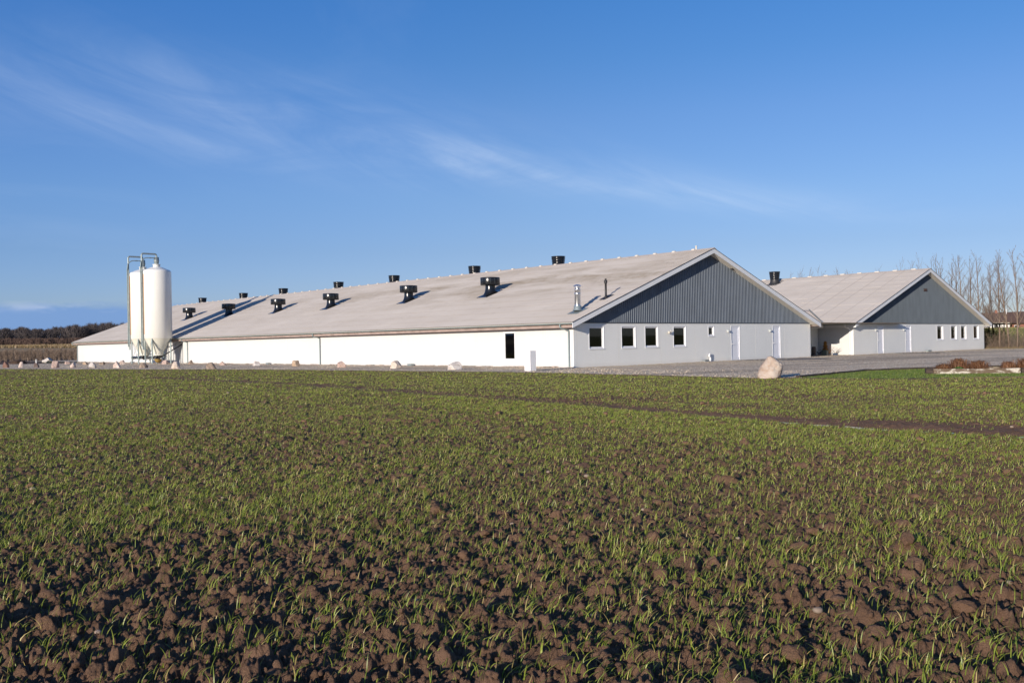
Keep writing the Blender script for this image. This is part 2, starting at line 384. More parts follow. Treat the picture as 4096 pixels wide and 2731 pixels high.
def make_door(parent, u0, u1, z0, z1):
    d = MB(); t = .045
    d.box(u0, u0+t, -.010, .14, z0, z1); d.box(u1-t, u1, -.010, .14, z0, z1); d.box(u0+t, u1-t, -.010, .14, z1-t, z1)
    d.box(u0+t, u1-t, -.0, .14, z0, z0+.03)
    dr = d.build('door', M['white'], parent)
    l = MB(); a, b, c, e = u0+t+.006, u1-t-.006, z0+.035, z1-t-.006
    st = .10
    for (p, q, r, s) in ((a, a+st, c, e), (b-st, b, c, e), (a+st, b-st, e-st, e), (a+st, b-st, c, c+st*1.5)): l.box(p, q, .02, .075, r, s)
    l.box(a+st, b-st, .035, .06, c+st*1.5, e-st)
    l.build('door_leaf', M['door'], dr)
    h = MB(); hx = a+.05; hz = z0+1.0
    h.box(hx-.018, hx+.018, -.004, .019, hz-.10, hz+.10); h.tube([(hx, -.0, hz), (hx, -.05, hz), (hx+.13, -.055, hz)], .011, 8)
    h.box(hx-.02, hx+.02, -.006, .019, hz+.14, hz+.19)
    h.build('handle', M['white'], dr)
    for zz in (z0+.22, z0+1.05, z1-.22):
        g = MB(); g.tube([(b+.01, -.012, zz-.055), (b+.01, -.012, zz+.055)], .016, 8); g.box(b-.045, b+.03, -.013, .02, zz-.025, zz+.025); g.build('hinge', M['white'], dr)
    return dr
def wall_lamp(parent, u, z):
    m = MB(); r = .13
    prof = [(r*math.cos(t), r*.95*math.sin(t)) for t in np.linspace(0, math.pi/2-.02, 7)]
    m.lathe([(x_, z+y_) for x_, y_ in prof], u, -.02, 14, True, math.pi, 2*math.pi)
    m.box(u-.1, u+.1, -.02, 0, z-.03, z+.10)
    sh = m.build('wall_lamp', M['lampg'], parent)
    b = MB(); b.box(u-.08, u+.08, -.10, -.022, z-.035, z-.005); b.build('diffuser', M['pvc'], sh); return sh

def corr_roof(parent, name, L, run, slope, z_eave, flip=False, hz=None, v0=-.53, wave=.177, mtl='roof', ridge_u=0):
    """one corrugated slope. local u measured from eave up to the ridge; mesh coordinates: x = up slope, y along"""
    sl = run*math.sqrt(1+slope*slope); lap = 1.106
    nrow = int(math.ceil(sl/lap))
    ncol = int((L+.06)/wave*8); ys = np.linspace(v0, v0+L+.03, ncol+1)
    wv = .022*np.cos(2*np.pi*ys/wave)
    rng = np.random.default_rng(5)
    ss = []; zz = []
    for k in range(nrow):
        s0 = k*lap; s1 = min((k+1)*lap, sl)
        ss += [s0, s1]; zz += [.012, .003]
        if k < nrow-1: pass
    ss = np.array(ss); zz = np.array(zz)
    Xg, Yg = np.meshgrid(ss, ys, indexing='ij')
    Zg = zz[:, None] + wv[None, :]
    # slight unevenness between neighbouring sheets
    jit = rng.normal(0, .0022, (nrow, int(L/1.062)+3))
    Zg = Zg + jit[(np.minimum(np.arange(len(ss))//2, nrow-1))[:, None], ((ys-v0)/1.062).astype(int)[None, :]]
    V = np.stack([Xg, Yg, Zg], -1).reshape(-1, 3)
    n = len(ys); I = np.arange((len(ss)-1)*n).reshape(len(ss)-1, n)[:, :-1].ravel()
    F = np.stack([I, I+n, I+n+1, I+1], 1)
    if not flip: F = F[:, ::-1]
    o = fast_mesh(name, V, F[:, ::-1] if False else F, M[mtl], parent, smooth=True)
    a = math.atan(slope)
    if not flip:
        o.matrix_local = Matrix.Translation((-EO, 0, z_eave)) @ Matrix.Rotation(-a, 4, 'Y')
    else:
        o.matrix_local = Matrix(((-math.cos(a), 0, -math.sin(a)*-1, 0), (0, 1, 0, 0), (math.sin(a), 0, math.cos(a), 0), (0, 0, 0, 1)))
        o.matrix_local = Matrix.Translation((ridge_u*2+EO, 0, z_eave)) @ o.matrix_local
    try: o.data.set_sharp_from_angle(angle=rad(60))
    except Exception: pass
    return o

def build_barn(org, name, label, W, L, slope, ridge_z, clad, holes_g, joints_g, holes_l, joints_l, wall_top=2.30, white_eave=False):
    b = empty(name, org, A_ANG); tag(b, label, 'barn')
    T = .30
    z_e = ridge_z - slope*(W/2+EO)            # top of sheets at the eave line
    # walls
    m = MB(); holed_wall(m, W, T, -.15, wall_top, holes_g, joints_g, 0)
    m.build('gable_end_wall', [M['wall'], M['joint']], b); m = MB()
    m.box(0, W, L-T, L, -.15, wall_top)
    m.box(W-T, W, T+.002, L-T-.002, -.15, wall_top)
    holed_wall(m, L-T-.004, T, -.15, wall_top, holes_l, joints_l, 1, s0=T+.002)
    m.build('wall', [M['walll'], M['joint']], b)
    # interior partition and lining keep the rooms dark
    p = MB(); p.box(T+.01, W-T-.01, 4.0, 4.1, -.1, 2.6); p.box(T+.01, W-T-.01, T+.01, 4.0, -.12, -.02)
    p.box(T+.01, W-T-.01, T+.01, 4.0, 2.45, 2.5)
    for u in (3.1, 5.3, 7.6, 10.6, 13.0): p.box(u, u+.1, T+.01, 4.0, -.01, 2.44)
    p.build('partition', M['inner'], b)
    # gable triangles (inner block wall + profiled cladding)
    def zt(u, d): return ridge_z - slope*abs(u-W/2) - d
    g = MB()
    for v0, v1 in ((.06, .2), (L-.2, L-.06)):
        g = MB(); g.prism([(0, wall_top+.002), (W, wall_top+.002), (W, zt(W, .17)), (W/2, zt(W/2, .17)), (0, zt(0, .17))], 1, v0, v1)
        g.build('gable_wall', M['dark'], b)
    pitch = .160; prof = [(0, 0), (.078, 0), (.094, -.030), (.128, -.030), (.144, 0)]
    us = []; ds = []
    k = 0
    while k*pitch < W:
        for (x, y) in prof:
            if k*pitch + x <= W: us.append(k*pitch+x); ds.append(y)
        k += 1
    us.append(W); ds.append(0)
    if not any(abs(x-W/2) < .001 for x in us):
        i = next(i for i, x in enumerate(us) if x > W/2); us.insert(i, W/2); ds.insert(i, ds[i-1])
    cm = MB(); vs = []
    for x, y in zip(us, ds):
        vs.append((x, y-.012, 2.335)); vs.append((x, y-.012, max(2.34, zt(x, .262))))
    cm.add(vs, [(2*i, 2*i+2, 2*i+3, 2*i+1) for i in range(len(us)-1)])
    cm.build('gable_cladding', clad, b)
    f = MB(); f.box(0, W, -.05, .05, wall_top+.003, 2.333); f.build('flashing', M['flash'], b)
    # roof
    run = W/2+EO
    slab = MB()
    z0 = z_e
    def slabpoly(side):
        s = 1 if side == 0 else -1
        o = (lambda u: u) if side == 0 else (lambda u: W-u)
        pts = [(o(-EO+.03), z0-.035+slope*.03), (o(W/2), ridge_z-.035), (o(W/2), ridge_z-.155), (o(-EO+.03), z0-.155+slope*.03)]
        return pts
    for sd in (0, 1): slab.prism(slabpoly(sd), 1, -OV+.035, L+.3)
    deck = slab.build('roof_deck', M['soffit'], b)
    for sd in (0, 1):
        o = (lambda u: u) if sd == 0 else (lambda u: W-u)
        sf = MB(); sf.prism([(o(-EO+.06), z0-.247+slope*.06), (o(W/2), ridge_z-.247), (o(W/2), ridge_z-.265), (o(-EO+.06), z0-.265+slope*.06)], 1, -OV+.036, -.002)
        sf.build('soffit', M['soffit'], b)
    rm_ = 'roofC' if white_eave else 'roof'
    r1 = corr_roof(b, 'roof', L+OV+.3, run, slope, z_e, False, mtl=rm_)
    r2 = corr_roof(b, 'roof', L+OV+.3, run, slope, z_e, True, ridge_u=W/2, mtl=rm_)
    rc = MB()
    a = math.atan(slope); dx = .22
    rc.prism([(W/2-dx, ridge_z-dx*slope+.028), (W/2-.05, ridge_z+.03), (W/2, ridge_z+.045), (W/2+.05, ridge_z+.03), (W/2+dx, ridge_z-dx*slope+.028), (W/2+dx, ridge_z-dx*slope+.020), (W/2, ridge_z+.02), (W/2-dx, ridge_z-dx*slope+.020)], 1, -OV-.03, L+.3)
    rc.build('ridge_tile', M['ridge'], b)
    # barge boards (front and back), cut plumb at the tips
    for v0, v1 in ((-OV, -OV+.032), (L+.27, L+.30)):
        for sd in (0, 1):
            o = (lambda u: u) if sd == 0 else (lambda u: W-u)
            bb = MB(); hh = .265
            bb.prism([(o(-EO-.02), z_e-.025), (o(W/2), ridge_z-.018), (o(W/2), ridge_z-.018-hh), (o(-EO-.02), z_e-.025-hh+.0)], 1, v0, v1)
            bb.build('barge_board', M['barge'], b)
            cp = MB()
            cp.prism([(o(-EO-.03), z_e-.022), (o(W/2), ridge_z-.012), (o(W/2), ridge_z+.012), (o(-EO-.03), z_e+.004)], 1, v0-.018, v1+.012)
            cp.build('verge_trim', M['flash'], b)
    # eaves: board, gutter, both sides
    for sd in (0, 1):
        o = (lambda u: u) if sd == 0 else (lambda u: W-u)
        ub = sorted((o(-EO+.03), o(-EO+.055)))
        e = MB(); e.box(ub[0], ub[1], -OV+.034, L+.26, 2.06 if not white_eave else 2.03, z_e-.06)
        us2 = sorted((o(-EO+.056), o(-.003))); 
        e.box(us2[0], us2[1], -OV+.034, L+.26, 2.105, 2.125)
        e.build('eave_board', M['white'] if white_eave else M['fascia_wood'], b)
        gt = MB(); gu = o(-EO-.055); gz = z_e-.035; R = .062
        vs = []; n = 9
        for v in (-OV+.034, L+.24):
            for i in range(n): t = math.pi + math.pi*i/(n-1); vs.append((gu+R*math.cos(t), v, gz+R*math.sin(t)))
            for i in range(n): t = 2*math.pi - math.pi*i/(n-1); vs.append((gu+(R-.006)*math.cos(t), v, gz+(R-.006)*math.sin(t)))
        N = 2*n
        gt.add(vs, [tuple(range(N)), tuple(range(N, 2*N))[::-1]] + [(i, (i+1) % N, (i+1) % N+N, i+N) for i in range(N)], False)
        gt.build('gutter', M['galv_dull'], b)
    return b, z_e

def downpipe(parent, v, z_e, mtl, side=-1, u_w=0.0):
    m = MB(); gu = -EO-.055
    pts = [(gu, v+.12, z_e-.08), (gu, v+.12, z_e-.20), (gu+.03, v+.10, z_e-.27), (gu+.12, v+.05, z_e-.31), (-.20, v+.015, z_e-.37), (-.11, v, z_e-.41), (-.075, v, z_e-.48), (-.075, v, .03)]
    m.tube(pts, .038, 10)
    for z in (.55, 1.35): m.tube([(-.075, v, z-.015), (-.075, v, z+.015)], .046, 10)
    m.box(-.06, 0, v-.012, v+.012, .54, .56); m.box(-.06, 0, v-.012, v+.012, 1.34, 1.36)
    return m.build('downpipe', mtl, parent)

WA, LA, SLA = 23.2733, 80.7268, .364
hg = [(1.15, 2.34, .94, 2.14), (3.72, 4.92, .94, 2.14), (5.70, 6.88, .94, 2.14), (8.23, 9.43, .94, 2.14), (11.58, 12.20, 1.53, 2.14), (13.92, 14.87, .03, 2.165), (18.56, 19.51, .03, 2.165)]
jg = [.24, 3.47, 7.11, 10.27, 13.68, 16.59, 19.97, 22.99]
jl = [2.06, 5.84, 9.97, 14.01, 18.09] + [18.09+4.05*k for k in range(1, 16)]
barnA, zA = build_barn(A0, 'barn', 'long white barn in front, slate-blue gable and a row of black roof cowls', WA, LA, SLA, 6.76, M['cladA'], hg, jg, [(4.46, 5.46, .35, 1.98)], jl)
for h in hg[:5]: make_window(barnA, *h)
for h in hg[5:]: make_door(barnA, *h)
make_window(barnA, 4.46, 5.46, .35, 1.98, side=1, deep=.06, label='tall narrow window in the sunlit long wall')
M['plinth'] = mat('stony_footing', lambda t, bs, co: t.put(bs.inputs['Base Color'], t.mix(t.ramp(t.noise(t.mapping(co, (1, 1.4, 6)), 3.0, 6, .7), [(.46, 0.0), (.56, 1.0)]), (.035, .025, .02), (.42, .33, .27))), rough=.95)
pm = MB(); rgp = random.Random(3); v_ = .0
while v_ < LA-.1:
    w__ = rgp.uniform(.25, .9); pm.box(-rgp.uniform(.03, .10), -.003, v_, min(v_+w__, LA), -.05, rgp.uniform(.015, .065)); v_ += w__+rgp.uniform(.0, .05)
pm.build('footing', M['plinth'], barnA)
wall_lamp(barnA, 13.60, 1.80); wall_lamp(barnA, 18.24, 1.80)
for v in (.27, 25.36, 48.9, 80.6): downpipe(barnA, v, zA, M['galv_dull'])

WC, LC, SLC = 24.1125, 55.0, .354
hgc = [(3.72, 4.70, .03, 2.165), (8.40, 9.38, .03, 2.165), (14.2, 15.44, .94, 2.165), (16.94, 18.16, .94, 2.165), (19.0, 20.2, .94, 2.165), (21.7, 22.93, .94, 2.165)]
jgc = [.21, 5.35, 9.97, 13.99, 18.7]
barnC, zC = build_barn(C0, 'barn', 'smaller white barn behind on the right, with the figures 2005 on its grey-green gable', WC, LC, SLC, 6.80, M['cladC'], hgc, jgc, [], [2.3, 6.1, 10.0, 14.0, 18.0], white_eave=True)
for h in hgc[2:]: make_window(barnC, *h, deep=.12)
for h in hgc[:2]: make_door(barnC, *h)
wall_lamp(barnC, 3.38, 1.79); wall_lamp(barnC, 8.05, 1.79)
downpipe(barnC, .24, zC, M['white'])
# houseplants and pot on the inner sills
def sill_plant(parent, u, v, z, seed, mtl, pot=True):
    r = random.Random(seed); m = MB()
    for i in range(26):
        a = r.uniform(0, 6.28); h = r.uniform(.05, .2); sp = r.uniform(.02, .09)
        p = Vector((u, v, z+.08)); q = p + Vector((math.cos(a)*sp, math.sin(a)*sp, h)); wd = Vector((-math.sin(a), math.cos(a), 0))*.02
        m.add([p-wd, p+wd, q+wd*.8, q-wd*.8, q+Vector((math.cos(a)*.03, math.sin(a)*.03, -.01))], [(0, 1, 2, 3), (3, 2, 4)])
    o = m.build('houseplant', mtl, parent)
    k = MB(); k.lathe([(.0, z), (.045, z), (.06, z+.09), (.05, z+.09), (.0, z+.08)], u, v, 12); k.build('pot', M['pvc'], o)
tagp = []
for u, sd in ((1.86, 3), (8.98, 9)):
    e = empty('houseplant', onA(u, .235, .974), A_ANG); tag(e, 'small green houseplant behind the glass of the %s window' % ('leftmost gable' if u < 2 else 'fourth gable'), 'houseplant')
    r = random.Random(sd); m = MB()
    for i in range(60):
        a = r.uniform(0, 6.28); h = r.uniform(.04, .24); sp = r.uniform(.02, .12)
        p = Vector((0, 0, .08)); q = p + Vector((math.cos(a)*sp, math.sin(a)*sp*.5, h)); wd = Vector((-math.sin(a), math.cos(a), 0))*.022
        m.add([p+(q-p)*.5-wd, p+(q-p)*.5+wd, q+wd*.8, q-wd*.8], [(0, 1, 2, 3)])
    m.build('foliage', M['leaf'], e)
    k = MB(); k.lathe([(.0, 0), (.045, 0), (.06, .09), (.05, .09), (.0, .08)], 0, 0, 12); k.build('pot', M['blackm'], e)
e = MB(); e.lathe([(0, 0), (.07, 0), (.085, .05), (.06, .22), (.05, .26), (0, .26)], 0, 0, 14)
e.box(-.05, .07, -.03, .02, .16, .3)
o = e.build('jug', M['pvc'], None); o.location = onA(6.20, .24, .975); tag(o, 'pale jug on the sill behind the glass of the third gable window', 'jug')

# ridge caps (small pale vent tiles along the ridges)
def ridge_caps(parent, W, rz, vs, lx):
    m = MB(); m.prism([(-.08, -.02), (-.07, .055), (-.025, .075), (.025, .075), (.07, .055), (.08, -.02)], 1, -lx/2, lx/2)
    m.box(-.09, .09, -lx/2-.02, -lx/2+.02, -.02, .045)
    first = m.build('ridge_vent', M['ridgecap'], parent)
    for i, v in enumerate(vs):
        o = first if i == 0 else first.copy()
        if i: COL.objects.link(o)
        o.location = (W/2, v, rz+.022)
ridge_caps(barnA, WA, 6.76, [1.01+1.49*k for k in range(54)], .20)
ridge_caps(barnC, WC, 6.80, [.9+1.575*k for k in range(18)], .36)
m = MB(); m.tube([(WA/2, .80, 6.78), (WA/2, .80, 6.99)], .045, 10); m.tube([(WA/2, .80, 6.97), (WA/2, .80, 7.02)], .06, 10); m.build('vent_pipe', M['ridgecap'], barnA)

# mushroom cowls on the sunny slope
def roof_z(u, rz, W, s): return rz - s*abs(u-W/2)
def cowl(parent, u, v, first=None):
    z = roof_z(u, 6.76, WA, SLA)
    if first is None:
        n = MB()
        # flared flashing base following the slope then a neck
        N = 28; rows = []
        for k, (r, zz, flat) in enumerate(((.62, 0, 1), (.46, .05, .9), (.37, .16, .55), (.33, .32, .2), (.325, .46, 0), (.325, .60, 0))):
            ring = []
            for i in range(N):
                t = 2*math.pi*i/N; x, y = r*math.cos(t), r*math.sin(t)
                ring.append((x, y, zz + x*SLA*flat + (.03 if k == 0 else .03)))
            rows.append(ring)
        vs = [p for rg in rows for p in rg]
        n.add(vs, [(k*N+i, k*N+(i+1) % N, (k+1)*N+(i+1) % N, (k+1)*N+i) for k in range(len(rows)-1) for i in range(N)], True)
        n.prism([(-.78, -.78*SLA+.035), (.66, .66*SLA+.035), (.66, .66*SLA+.045), (-.78, -.78*SLA+.045)], 1, -.52, .52)
        cw = n.build('roof_cowl', M['black'], parent)
        h = MB()
        h.lathe([(.60, .58), (.645, .59), (.65, .60), (.652, 1.07), (.645, 1.085), (.60, 1.085), (.595, 1.07), (.58, .63), (.60, .58)], 0, 0, 40)
        h.lathe([(.33, .60), (.60, .585)], 0, 0, 40); h.lathe([(.0, 1.13), (.35, 1.11), (.50, 1.06), (.50, 1.05)], 0, 0, 32)
        h.build('hood', M['black'], cw)
        b_ = MB()
        for i in range(14):
            for zz in (.72, .84, .96):
                t = 2*math.pi*i/14; b_.box(.655*math.cos(t)-.012, .655*math.cos(t)+.012, .655*math.sin(t)-.012, .655*math.sin(t)+.012, zz-.012, zz+.012)
        b_.build('bolts', M['galv'], cw)
    else:
        cw = copy_tree(first, parent)
    cw.location = (u, v, z); return cw
cf = None
for i, (u, v) in enumerate(((5.62, 62.0), (5.68, 52.6), (5.66, 42.4), (5.68, 33.35), (5.72, 22.4), (5.72, 13.15))):
    cw = cowl(barnA, u, v, cf)
    if cf is None: cf = cw
    cw.rotation_euler = (0, 0, 0)
# ribbed chimneys just behind the ridge
def chimney(parent, u, v, z, first=None, H=.86, mtl='black'):
    if first is None:
        m = MB(); prof = [(.38, -.4)]
        for k in range(5):
            zz = H*k/5; r = .38+.10*k/5
            prof += [(r, zz), (r+.014, zz+.012), (r+.014, zz+.03), (r+.004, zz+.045)]
        prof += [(.485, H-.03), (.50, H-.02), (.525, H), (.50, H+.006), (.47, H-.02), (.35, .1), (0, .1)]
        m.lathe(prof, 0, 0, 36); c = m.build('ridge_chimney', M[mtl], parent)
        b_ = MB()
        for i in range(6):
            t = 2*math.pi*i/6+.3; b_.tube([(.405*math.cos(t), .405*math.sin(t), .05), (.485*math.cos(t), .485*math.sin(t), H-.08)], .012, 6)
        b_.build('seam', M['black'], c)
    else: c = copy_tree(first, parent)
    c.location = (u, v, z); return c
ch = None
for v in (74.5, 63.5, 54.25, 43.3, 34.0, 22.9, 13.5):
    c = chimney(barnA, 12.5, v, 6.60, ch)
    if ch is None: ch = c
zc = roof_z(10.83, 6.80, WC, SLC)
c = chimney(barnC, 10.9, 13.24, zc+.28, None, .80)
n = MB(); N = 28; vs = []
rows = ((.62, -.02, 1), (.47, .05, .8), (.41, .15, .3), (.40, .30, 0))
for (r, zz, flat) in rows:
    for i in range(N):
        t = 2*math.pi*i/N; vs.append((r*math.cos(t), r*math.sin(t), zz-.28+r*math.cos(t)*SLC*flat+.03))
n.add(vs, [(k*N+i, k*N+(i+1) % N, (k+1)*N+(i+1) % N, (k+1)*N+i) for k in range(3) for i in range(N)], True)
n.prism([(-.72, -.72*SLC-.245), (.66, .66*SLC-.245), (.66, .66*SLC-.235), (-.72, -.72*SLC-.235)], 1, -.55, .55)
n.build('flared_base', M['blackm'], c)
# steel flue and black flue
def flue(parent, u, v):
    z = roof_z(u, 6.76, WA, SLA)
    m = MB(); m.lathe([(.27, .06), (.21, .16), (.20, .30), (.185, .31)], 0, 0, 28)
    m.prism([(-.42, -.42*SLA+.03), (.42, .42*SLA+.03), (.42, .42*SLA+.045), (-.42, -.42*SLA+.045)], 1, -.38, .38)
    base = MB(); 
    c = m.build('flue', M['galv'], parent)
    s = MB(); s.lathe([(.17, .1), (.17, 1.15), (.175, 1.155), (.21, 1.16), (.21, 1.175), (.12, 1.20), (.115, 1.26), (.165, 1.265), (.165, 1.31), (0, 1.31)], 0, 0, 32)
    for zz in (.32, .95): s.lathe([(.171, zz-.03), (.178, zz-.02), (.178, zz+.02), (.171, zz+.03)], 0, 0, 32)
    s.build('pipe', M['steel'], c)
    k = MB(); k.lathe([(.235, 1.345), (.215, 1.36), (.14, 1.41), (.05, 1.43), (0, 1.432)], 0, 0, 32); k.lathe([(.235, 1.345), (.0, 1.35)], 0, 0, 32)
    for i in range(4):
        t = i*math.pi/2+.4; k.tube([(.15*math.cos(t), .15*math.sin(t), 1.30), (.15*math.cos(t), .15*math.sin(t), 1.36)], .008, 6)
    k.build('cap', M['steel'], c)
    c.location = (u, v, z); return c
flue(barnA, 1.10, .72)
z = roof_z(3.15, 6.76, WA, SLA)
m = MB(); m.lathe([(.10, -.02), (.085, .10), (.06, .12), (.058, .80), (.085, .81), (.09, .82), (.09, .97), (.07, .98), (.04, .985), (.04, 1.02), (.06, 1.03), (.06, 1.05), (0, 1.06)], 0, 0, 18)
m.prism([(-.34, -.34*SLA+.03), (.42, .42*SLA+.03), (.42, .42*SLA+.045), (-.34, -.34*SLA+.045)], 1, -.22, .22)
c = m.build('flue', M['blackm'], barnA); c['label'] = 'slim black flue'; c.location = (3.15, .55, z)
# gable fittings
m = MB(); m.lathe([(.0, 1.72), (.06, 1.72), (.06, 1.84), (0, 1.84)], 7.68, -.14, 14); m.tube([(7.68, -.14, 1.78), (7.86, -.14, 1.78)], .05, 10); m.tube([(7.84, -.14, 1.78), (7.84, 0, 1.78)], .06, 10); m.tube([(7.84, -.14, 1.75), (7.84, -.14, 1.90)], .03, 8)
m.build('wall_vent', M['ridgecap'], barnA)
m = MB(); m.tube([(11.62, -.10, -.02), (11.62, -.10, .36), (11.60, -.11, .43), (11.53, -.14, .47), (11.46, -.16, .44), (11.44, -.16, .36), (11.44, -.16, .30)], .052, 14)
m.tube([(11.62, -.10, .30), (11.62, -.10, .34)], .06, 12); m.tube([(11.44, -.16, .30), (11.44, -.16, .33)], .06, 12)
m.build('breather_pipe', M['pvc'], barnA)
m = MB(); m.box(13.88, 14.02, -.22, -.08, 5.62, 5.74); m.tube([(13.95, -.15, 5.70), (13.95, 0, 5.74)], .02, 8); m.box(13.86, 14.04, -.25, -.22, 5.58, 5.70)
m.build('floodlight', M['blackm'], barnA)
m = MB(); m.tube([(14.15, -.30, 5.66), (14.75, -.32, 5.60)], .016, 6); m.build('cable_tray', M['ridgecap'], barnA)
# the year on the far gable
try:
    fcu = bpy.data.curves.new('numerals', 'FONT'); fcu.body = '2005'; fcu.size = .30; fcu.extrude = .012; fcu.offset = .006; fcu.space_character = 1.12
    fo = bpy.data.objects.new('tmp', fcu); COL.objects.link(fo); bpy.context.view_layer.update()
    dg = bpy.context.evaluated_depsgraph_get(); me = bpy.data.meshes.new_from_object(fo.evaluated_get(dg)); bpy.data.objects.remove(fo)
    no = bpy.data.objects.new('year_numerals', me); COL.objects.link(no); me.materials.clear(); me.materials.append(M['rust'])
    no.parent = barnC; no.rotation_euler = (rad(90), 0, 0); no.location = (11.70, -.058, 4.98)
except Exception as ex: print('numerals', ex)
# meter boxes by the walls
def small_box(org, ang, w_, d_, h_, label, mt):
    m = MB(); m.box(-w_/2, w_/2, -d_/2, d_/2, 0, h_); m.box(-w_/2-.012, w_/2+.012, -d_/2-.012, d_/2+.012, h_, h_+.015); m.box(-w_*.2, w_*.2, -d_/2-.008, -d_/2-.0005, h_*.3, h_*.7)
    o = m.build('bait_box', mt, None); o.location = org; o.rotation_euler = (0, 0, ang); return tag(o, label, 'box', 'low boxes beside the barn walls')
small_box(onA(10.98, -.22), A_ANG, .36, .22, .12, 'dark grey low box beside the white bent breather pipe', M['grey'])
small_box(onC(12.05, -.22), A_ANG, .62, .22, .13, 'pale grey low box at the foot of the rear barn gable', M['galv'])
small_box(onA(-.25, 33.0), A_ANG+math.pi/2, .34, .2, .12, 'grey low box behind the fallen-looking grey boulder by the long wall', M['galv'])
small_box(onA(-.25, 14.0), A_ANG+math.pi/2, .42, .2, .13, 'grey low box by the long wall between the cream boulder and the streaked boulder', M['galv'])
small_box(onA(-.25, 62.5), A_ANG+math.pi/2, .34, .2, .12, 'grey low box by the long wall left of the silos', M['galv'])
# connector between the barns
cb = empty('connecting_building', C0, A_ANG); tag(cb, 'low white link building in the shade between the two barns', 'building')
duc = A0-C0; cu = duc.dot(U)+WA
m = MB(); m.box(cu+.004, -.004, 2.84, 3.1, -.15, 2.3); m.box(cu+.004, -.004, 6.9, 7.1, -.15, 2.3); m.build('wall', M['wall'], cb)
def cc_roof():
    V_ = []; F_ = []
    n = int(9.2/.177*8); us = np.linspace(cu-2.6, 2.3+.3, n+1)
    wv = .022*np.cos(2*np.pi*us/.177)
    for (v0, z0), (v1, z1) in (((2.05, 2.32), (5.05, 3.47)), ((5.05, 3.47), (8.05, 2.32))):
        b0 = len(V_)
        V_ += [(a, v0, z0+c) for a, c in zip(us, wv)] + [(a, v1, z1+c) for a, c in zip(us, wv)]
        F_ += [(b0+i, b0+i+1, b0+n+2+i, b0+n+1+i) for i in range(n)]
    o = fast_mesh('roof', np.array(V_), np.array(F_), M['ridge'], cb, smooth=True)
    d = MB(); d.prism([(2.07, 2.28), (5.05, 3.43), (8.03, 2.28), (8.03, 2.16), (5.05, 3.31), (2.07, 2.16)], 0, cu-2.6, 2.5); d.build('roof_deck', M['flash'], cb)
    r = MB(); r.prism([(4.85, 3.40), (5.05, 3.52), (5.25, 3.40)], 0, cu-2.6, 2.5); r.build('ridge_tile', M['ridge'], cb)
    f = MB(); f.box(cu+.01, -.54, 2.06, 2.09, 2.03, 2.27); f.box(cu+.01, -.54, 2.092, 2.838, 2.08, 2.10); f.build('eave_board', M['white'], cb)
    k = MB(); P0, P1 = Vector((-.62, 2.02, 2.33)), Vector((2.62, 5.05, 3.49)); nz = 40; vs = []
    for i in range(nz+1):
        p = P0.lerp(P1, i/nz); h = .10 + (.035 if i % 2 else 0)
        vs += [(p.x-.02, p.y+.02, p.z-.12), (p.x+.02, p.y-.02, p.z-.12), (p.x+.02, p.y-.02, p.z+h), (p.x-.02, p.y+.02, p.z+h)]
    k.add(vs, [(4*i+a, 4*i+(a+1) % 4, 4*i+4+(a+1) % 4, 4*i+4+a) for i in range(nz) for a in range(4)]+[(0, 1, 2, 3), (4*nz+3, 4*nz+2, 4*nz+1, 4*nz)]); k.build('shade_dark_sheet_edge', M['grey'], cb)  # cut sheet ends, coloured dark grey to stand for their shadow side
cc_roof()

